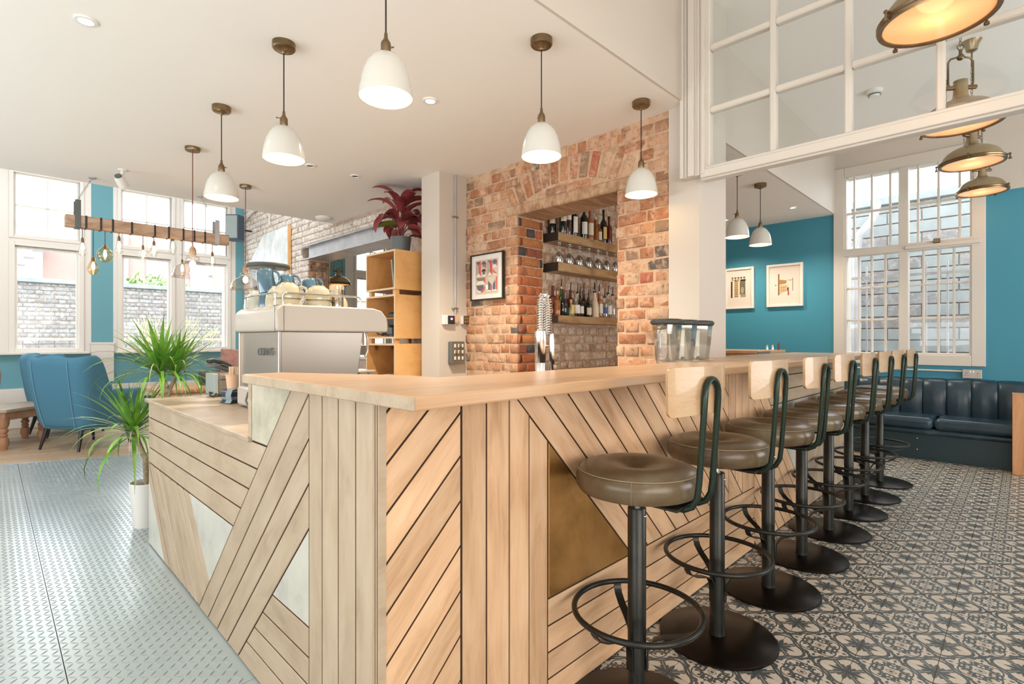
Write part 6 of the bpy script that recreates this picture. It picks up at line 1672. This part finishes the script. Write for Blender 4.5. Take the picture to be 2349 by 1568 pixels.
# ---------------------------------------------------------------- pier fittings and picture on the brick
PY = 3.822
t = thing('conduit', 'galvanised vertical conduit on the white boxed pier', 'pipe', (3.085, PY - .014, 0))
build('pipe', MB().rod((0, 0, 1.46), (0, 0, ZL), .0105, 12), M['steel_grey'], t)
for z in (1.53, 2.39): build('clip', MB().cyl((-.028, .002, z), .012, .008, 12, Matrix()).cbox((-.03, -.012, z - .008), (.03, .012, z + .008), .002), M['steel'], t, smooth=False)
build('junction', MB().lathe([(0, -.02), (.036, -.02), (.036, .014), (0, .014)], 24, Matrix.Translation((.0, 0, 1.435)) @ Matrix.Rotation(R(90), 4, 'X')), M['cup_paper'], t)
def wall_box(name, label, cat, x0, x1, z0, z1, d=.03): return thing(name, label, cat, ((x0 + x1) / 2, PY, (z0 + z1) / 2)), (x1 - x0) / 2, (z1 - z0) / 2
t, hx, hz_ = wall_box('thermostat', 'black thermostat screen with a small violet reading on the pier', 'thermostat', 2.935, 3.055, 1.377, 1.465)
build('housing', MB().cbox((-hx, -.04, -hz_), (hx * .2, 0, hz_), .005).cbox((-hx * .6, -.042, -hz_), (hx, -.004, hz_), .005), M['white_plastic'], t, smooth=False)
build('screen', MB().cbox((-hx * .35, -.047, -hz_ * .9), (hx, -.041, hz_ * .9), .003), M['black_plastic'], t, smooth=False)
build('display', MB().box((hx * .15, -.0485, .0), (hx * .55, -.047, hz_ * .45)), M['led'], t, smooth=False)
t, hx, hz_ = wall_box('light_switch', 'bronze light switch right of the thermostat', 'switch', 3.150, 3.235, 1.385, 1.465)
build('back_box', MB().cbox((-hx, -.035, -hz_), (hx, 0, hz_), .004), M['white_plastic'], t, smooth=False)
build('plate', MB().cbox((-hx * .6, -.041, -hz_), (hx, -.034, hz_), .003), M['amber_tube'], t, smooth=False)
for x in (-.005, .018):
    for z in (-.014, .014): build('rocker', MB().cbox((x - .006, -.047, z - .008), (x + .006, -.040, z + .008), .002), M['steel'], t, smooth=False)
t, hx, hz_ = wall_box('switch_panel', 'grey metal panel of nine switches low on the pier', 'switch', 3.005, 3.165, 1.01, 1.222)
build('back_box', MB().cbox((-hx, -.05, -hz_), (hx, 0, hz_), .008), M['pot_grey'], t, bevel=.003)
build('plate', MB().cbox((-hx, -.056, -hz_), (hx, -.049, hz_), .006), plain('grey metal plate', (.22, .21, .175), .35, .5), t, smooth=False)
for i in range(3):
    for j in range(3): build('rocker', MB().cbox((-.048 + i * .045, -.064, -.066 + j * .058), (-.028 + i * .045, -.055, -.034 + j * .058), .003), M['white_plastic'], t, smooth=False)
for (i, j) in ((1, 2), (0, 1), (1, 1)): build('dimmer_knob', MB().lathe([(0, -.082), (.012, -.08), (.013, -.056), (0, -.056)], 16, Matrix.Translation((-.030 + i * .045, 0, -.05 + j * .058)) @ Matrix.Rotation(R(-90), 4, 'X')), M['steel'], t)
# framed geometric lettering print, plane x = XW
t = thing('framed_print', 'black-framed print of red, navy and cream geometric letters on the brick', 'picture', (XW - .012, 3.498, 1.815))
def px(parent, name, pts, mat, d):      # polygon in (u to the right as seen, v up); seen from -x: right = -y
    m4_ = Matrix(((0, 0, -1, -d), (-1, 0, 0, 0), (0, 1, 0, 0), (0, 0, 0, 1)))
    return build(name, MB().add([m4_ @ Vector((u, v, 0)) for u, v in pts] , [tuple(range(len(pts)))]), mat, parent, smooth=False)
fr = MB(); hw, hh = .219, .213; e = .012
fr.box((-.026, -hw, -hh), (0, -hw + e, hh)); fr.box((-.026, hw - e, -hh), (0, hw, hh)); fr.box((-.026, -hw + e, -hh), (0, hw - e, -hh + e)); fr.box((-.026, -hw + e, hh - e), (0, hw - e, hh))
build('frame', fr, M['frame_black'], t, smooth=False)
build('mount', MB().box((-.016, -hw + e, -hh + e), (-.002, hw - e, hh - e)), M['lab_white'], t, smooth=False)
art = build('print', MB().box((-.018, -.152, -.158), (-.016, .152, .158)), ink('beige', (.62, .50, .40)), t, smooth=False)
RED, NV, GR, WH, DK, BG_ = ink('red', (.62, .09, .08)), ink('navy', (.075, .09, .17)), ink('grey', (.40, .38, .33)), ink('white', (.80, .76, .68)), ink('dark', (.09, .075, .07)), ink('sand', (.68, .55, .44))
# coordinates: u 0..4 (left to right), v 0..6 (bottom to top)
def A(pts, mat, nm='ink_shape', d=.0188): px(art, nm, [(-.145 + u * .0725, -.15 + v * .05) for u, v in pts], mat, d)
def disc(u, v, ru, rv, a0, a1, mat, d=.0194): A([(u, v)] + [(u + ru * math.cos(R(a0 + (a1 - a0) * i / 12)), v + rv * math.sin(R(a0 + (a1 - a0) * i / 12))) for i in range(13)], mat, d=d)
A([(0, 5.9), (.45, 5.3), (.45, 3.8), (0, 3.1)], GR); A([(0, 5.9), (.95, 5.9), (.45, 5.2)], ink('maroon', (.22, .05, .04))); A([(.95, 5.9), (.95, 3.2), (.5, 3.8), (.5, 5.2)], RED); A([(0, 3.1), (.95, 3.1), (.45, 3.85)], WH)
disc(1.5, 5.3, .42, .55, 0, 180, DK); A([(1.28, 5.3), (1.72, 5.3), (1.72, 4.95), (1.5, 4.75), (1.28, 4.95)], ink('slate', (.2, .2, .2)), d=.0196); disc(1.72, 5.1, .22, .6, -90, 90, RED, d=.0192); disc(1.5, 4.35, .42, .3, 180, 360, WH)
disc(1.5, 3.95, .42, .5, 0, 180, ink('maroon', (.22, .05, .04))); A([(1.28, 3.95), (1.72, 3.95), (1.72, 3.6), (1.5, 3.4), (1.28, 3.6)], NV, d=.0196); A([(1.1, 3.1), (1.95, 3.1), (1.8, 3.4), (1.2, 3.4)], WH)
A([(2.15, 5.9), (2.6, 5.9), (2.6, 5.2)], NV); A([(2.15, 5.8), (2.55, 5.2), (2.55, 3.9), (2.15, 3.2)], GR); A([(2.6, 5.9), (3.05, 5.9), (3.05, 3.2), (2.6, 3.8)], RED); A([(2.15, 3.15), (3.05, 3.15), (2.6, 3.8)], WH)
disc(3.5, 5.5, .40, .45, 0, 360, NV); disc(3.75, 5.3, .22, .6, -90, 90, RED, d=.0192); A([(3.1, 4.5), (3.95, 4.5), (3.7, 4.95), (3.3, 4.95)], WH); A([(3.1, 4.3), (3.95, 3.3), (3.6, 3.3), (3.1, 3.9)], RED); A([(3.1, 3.1), (3.95, 3.1), (3.5, 3.5)], WH)
A([(0, 2.9), (1.55, 2.9), (1.4, 2.3), (.4, 2.3)], ink('umber', (.2, .17, .13))); A([(0, 1.65), (1.75, 1.65), (1.35, 2.3), (.4, 2.3)], WH); A([(1.55, 2.9), (1.8, 2.9), (1.8, 1.7), (1.4, 2.3)], RED)
A([(0, 1.5), (1.55, 1.5), (1.4, 1.2), (.2, 1.2)], DK); disc(.8, 1.25, .62, .8, 180, 360, NV); disc(1.0, 1.2, .75, 1.1, 270, 360, RED, d=.0190); disc(.8, .8, .6, .65, 190, 270, WH, d=.0192)
A([(2.15, 2.9), (3.75, 2.9), (2.95, 1.5)], BG_); A([(2.3, 2.2), (2.9, 1.45), (2.75, 1.4), (2.3, 1.9)], DK, d=.0190); A([(2.3, 1.9), (2.75, 1.4), (2.75, .5), (2.3, .5)], NV); A([(2.8, 1.4), (3.0, 1.35), (3.0, .2), (2.7, .5)], RED)
A([(3.1, 1.4), (3.6, 2.2), (3.6, 1.6)], DK); A([(3.15, 1.35), (3.6, 1.7), (3.6, .5), (3.15, .5)], NV); A([(3.7, 2.7), (3.95, 2.9), (3.95, .3), (3.7, .6)], RED); A([(2.1, .3), (3.95, .3), (3.7, .6), (2.4, .6)], WH, d=.0186)
build('glazing', MB().box((-.0225, -hw + e, -hh + e), (-.022, hw - e, hh - e)), glassy('picture glass', (1, 1, 1), .02, .3), t, smooth=False)
# white framed pictures on the teal wall
def white_pic(yc, zc, w_, h, label, kind):
    t = thing('framed_picture', label, 'picture', (XR - .004, yc, zc), 0, 'white framed prints on the teal wall')
    a, b = w_ / 2, h / 2; e = .03; fr = MB()
    fr.box((-.035, -a, -b), (0, -a + e, b)); fr.box((-.035, a - e, -b), (0, a, b)); fr.box((-.035, -a + e, -b), (0, a - e, -b + e)); fr.box((-.035, -a + e, b - e), (0, a - e, b))
    build('frame', fr, M['frame_white'], t, smooth=False, bevel=.002)
    mt = build('mount', MB().box((-.02, -a + e, -b + e), (-.004, a - e, b - e)), M['mat_card'], t, smooth=False)
    def Q(pts, mat, d=.0206): px(mt, 'ink_shape', pts, mat, d)
    def B(x0, x1, y0, y1, mat, d=.0206): Q([(x0, y0), (x1, y0), (x1, y1), (x0, y1)], mat, d)
    if kind == 0:
        for k in range(5):
            for r_ in (0, 1): Q([(-.09 + k * .04 + .016 * math.cos(q * PI / 4), .145 - r_ * .028 + .014 * math.sin(q * PI / 4)) for q in range(8)], (ink('brown1', (.20, .13, .08)), ink('brown2', (.45, .32, .22)))[r_])
        B(-.112, -.09, -.13, .10, ink('deep', (.05, .02, .02))); B(-.065, -.01, -.125, .115, ink('ochre', (.62, .42, .17)))
        for k in range(9): B(-.06, -.015, -.118 + k * .026, -.108 + k * .026, ink('brown1', (.20, .13, .08)), .0209)
        B(.01, .085, -.09, .10, ink('moss', (.16, .15, .08))); B(.02, .09, .10, .118, ink('deep', (.05, .02, .02))); Q([(.045 + .022 * math.cos(q * PI / 5), -.03 + .05 * math.sin(q * PI / 5)) for q in range(10)], ink('brown2', (.45, .32, .22)), .0209)
        B(.02, .09, -.125, -.085, ink('slate2', (.33, .31, .26)), .0209)
    else:
        B(-.078, -.062, -.13, .15, ink('umber2', (.24, .11, .03))); Q([(-.06, .075), (.03, .06), (.02, .02), (-.06, .01)], ink('amberink', (.45, .24, .06)))
        Q([(-.06, -.115), (-.06, .0), (.04, .0), (.055, -.07)], ink('ochre2', (.66, .48, .28))); Q([(.035, -.06), (.05, -.04), (.06, -.13), (.04, -.14)], RED, .0209); Q([(.03, -.04), (.055, -.03), (.05, -.08), (.035, -.075)], DK, .021)
        B(.095, .102, -.08, .09, ink('umber2', (.24, .11, .03))); B(.04, .10, .060, .066, ink('umber2', (.24, .11, .03))); B(-.115, -.10, .0, .012, DK)
        for k in range(6): B(-.04 + .022 * (k % 3), -.033 + .022 * (k % 3), -.04 - .035 * (k // 3), -.025 - .035 * (k // 3), DK, .0209)
    build('glazing', MB().box((-.0305, -a + e, -b + e), (-.03, a - e, b - e)), glassy('picture glass', (1, 1, 1), .02, .3), t, smooth=False)
white_pic(2.83, 1.955, .40, .57, 'white-framed ochre doorway print, left one on the teal wall', 0)
white_pic(2.245, 1.955, .44, .56, 'white-framed street scene print, right one on the teal wall', 1)

# ---------------------------------------------------------------- navy banquette
bq = thing('banquette', 'navy leather banquette with channelled back under the many-paned window', 'bench', (6.8, 0, 0))
build('base_panel', MB().cbox((0, -2.2, .0), (.03, 2.2, .27), .002), M['navy_panel'] if 'navy_panel' in M else plain('navy panel', (.018, .045, .055), .4), bq, smooth=False)
build('plinth', MB().box((.03, -2.2, .0), (.56, 2.2, .26)), M['black_plastic'], bq, smooth=False)
build('roll', MB().cbox((-.05, -2.2, .262), (.45, 2.2, .325), .02), M['navy_leather'], bq, bevel=.012)
yy = -2.2
for y1 in (-.85, .66, 2.2):
    build('seat_cushion', MB().cbox((-.085, yy + .003, .322), (.50, y1 - .003, .44), .03), M['navy_leather'], bq, bevel=.016); yy = y1
k = 0; yy = -2.2
while yy < 2.2:
    prof_ = [(.36, .42), (.345, .55), (.36, .70), (.39, .775), (.44, .805), (.56, .81), (.56, .42)]; n = len(prof_); vs = []
    for (dy, sc_) in ((0, .0), (.028, 1), (.10, 1.25), (.172, 1), (.198, .0)):
        for i, (x, z) in enumerate(prof_): vs.append((x - (.016 * sc_ if i < 5 else 0), yy + dy, z + (.006 * sc_ if 2 < i < 6 else 0)))
    fs = []
    for a in range(4):
        for i in range(n): fs.append((a * n + i, a * n + (i + 1) % n, (a + 1) * n + (i + 1) % n, (a + 1) * n + i))
    fs.append(tuple(reversed(range(n)))); fs.append(tuple(4 * n + i for i in range(n)))
    build('back_panel', MB().add(vs, fs), M['navy_leather'], bq, angle=60); yy += .2
for y in (.80, .06):
    for z in (.10, .215): build('rivet', MB().sphere((-.002, y, z), .008, 8, 5), M['chrome'], bq)
t = thing('timber_end_panel', 'orange-brown timber end panel at the right edge before the bench', 'table', (6.64, .085, 0))
build('leg_panel', MB().cbox((-.03, -.75, 0), (.03, 0, .745), .004), M['orange_wood'], t, smooth=False)
build('top_edge', MB().cbox((-.032, -.752, .738), (.032, .002, .75), .002), M['beech_top'], t, smooth=False)
# double socket and cable under the window
t = thing('wall_socket', 'grey metal double socket below the window', 'socket', (XR - .003, .40, .876))
build('back_box', MB().cbox((-.045, -.075, -.045), (0, .075, .045), .006), M['steel'], t, smooth=False)
build('plate', MB().cbox((-.052, -.078, -.048), (-.044, .078, .048), .004), M['steel'], t, smooth=False)
for y in (-.012, .012): build('switch', MB().cbox((-.056, y - .007, .012), (-.050, y + .007, .034), .002), M['white_plastic'], t, smooth=False)
for yc in (-.045, .045):
    build('pin_hole', MB().box((-.0525, yc - .004, .002), (-.0515, yc + .004, .012)).box((-.0525, yc - .016, -.02), (-.0515, yc - .008, -.015)).box((-.0525, yc + .008, -.02), (-.0515, yc + .016, -.015)), M['black_plastic'], t, smooth=False)
tag(build('conduit', MB().rod((XR - .02, .475, .90), (XR - .02, 1.9, .905), .010, 10).cbox((XR - .035, .86, .885), (XR - .003, .885, .925), .003), M['trim']), 'white conduit running left from the double socket', 'pipe')
# worktop beyond the bar
t = thing('back_counter', 'timber counter with a dark end below the teal wall', 'counter', (6.2, 2.9, 0))
build('top', MB().cbox((-.35, -.85, 1.085), (.55, 1.7, 1.118), .003), M['beech_top'], t, smooth=False)
build('end_cap', MB().cbox((-.36, -.858, 1.055), (.0, -.848, 1.11), .002), M['printer'], t, smooth=False)
build('body', MB().cbox((-.30, -.78, 0), (.5, 1.65, 1.085), .004), M['orange_wood'], t, smooth=False)
for i, (x, y, h, mt, nm, cat, l_) in enumerate(((6.45, 2.16, .06, 'chrome', 'salt_shaker', 'shaker', 'left small chrome shaker on the far counter'), (6.48, 2.11, .06, 'chrome', 'pepper_shaker', 'shaker', 'right small chrome shaker on the far counter'), (6.60, 1.2 + .88, .085, 'menu', 'sauce_bottle', 'bottle', 'dark sauce bottle on the far counter'))):
    t = thing(nm, l_, cat, (x, y, 1.1185))
    build('body', MB().lathe([(0, 0), (.013, 0), (.014, h * .6), (.010, h * .85), (.006, h), (0, h)], 16), M[mt], t)
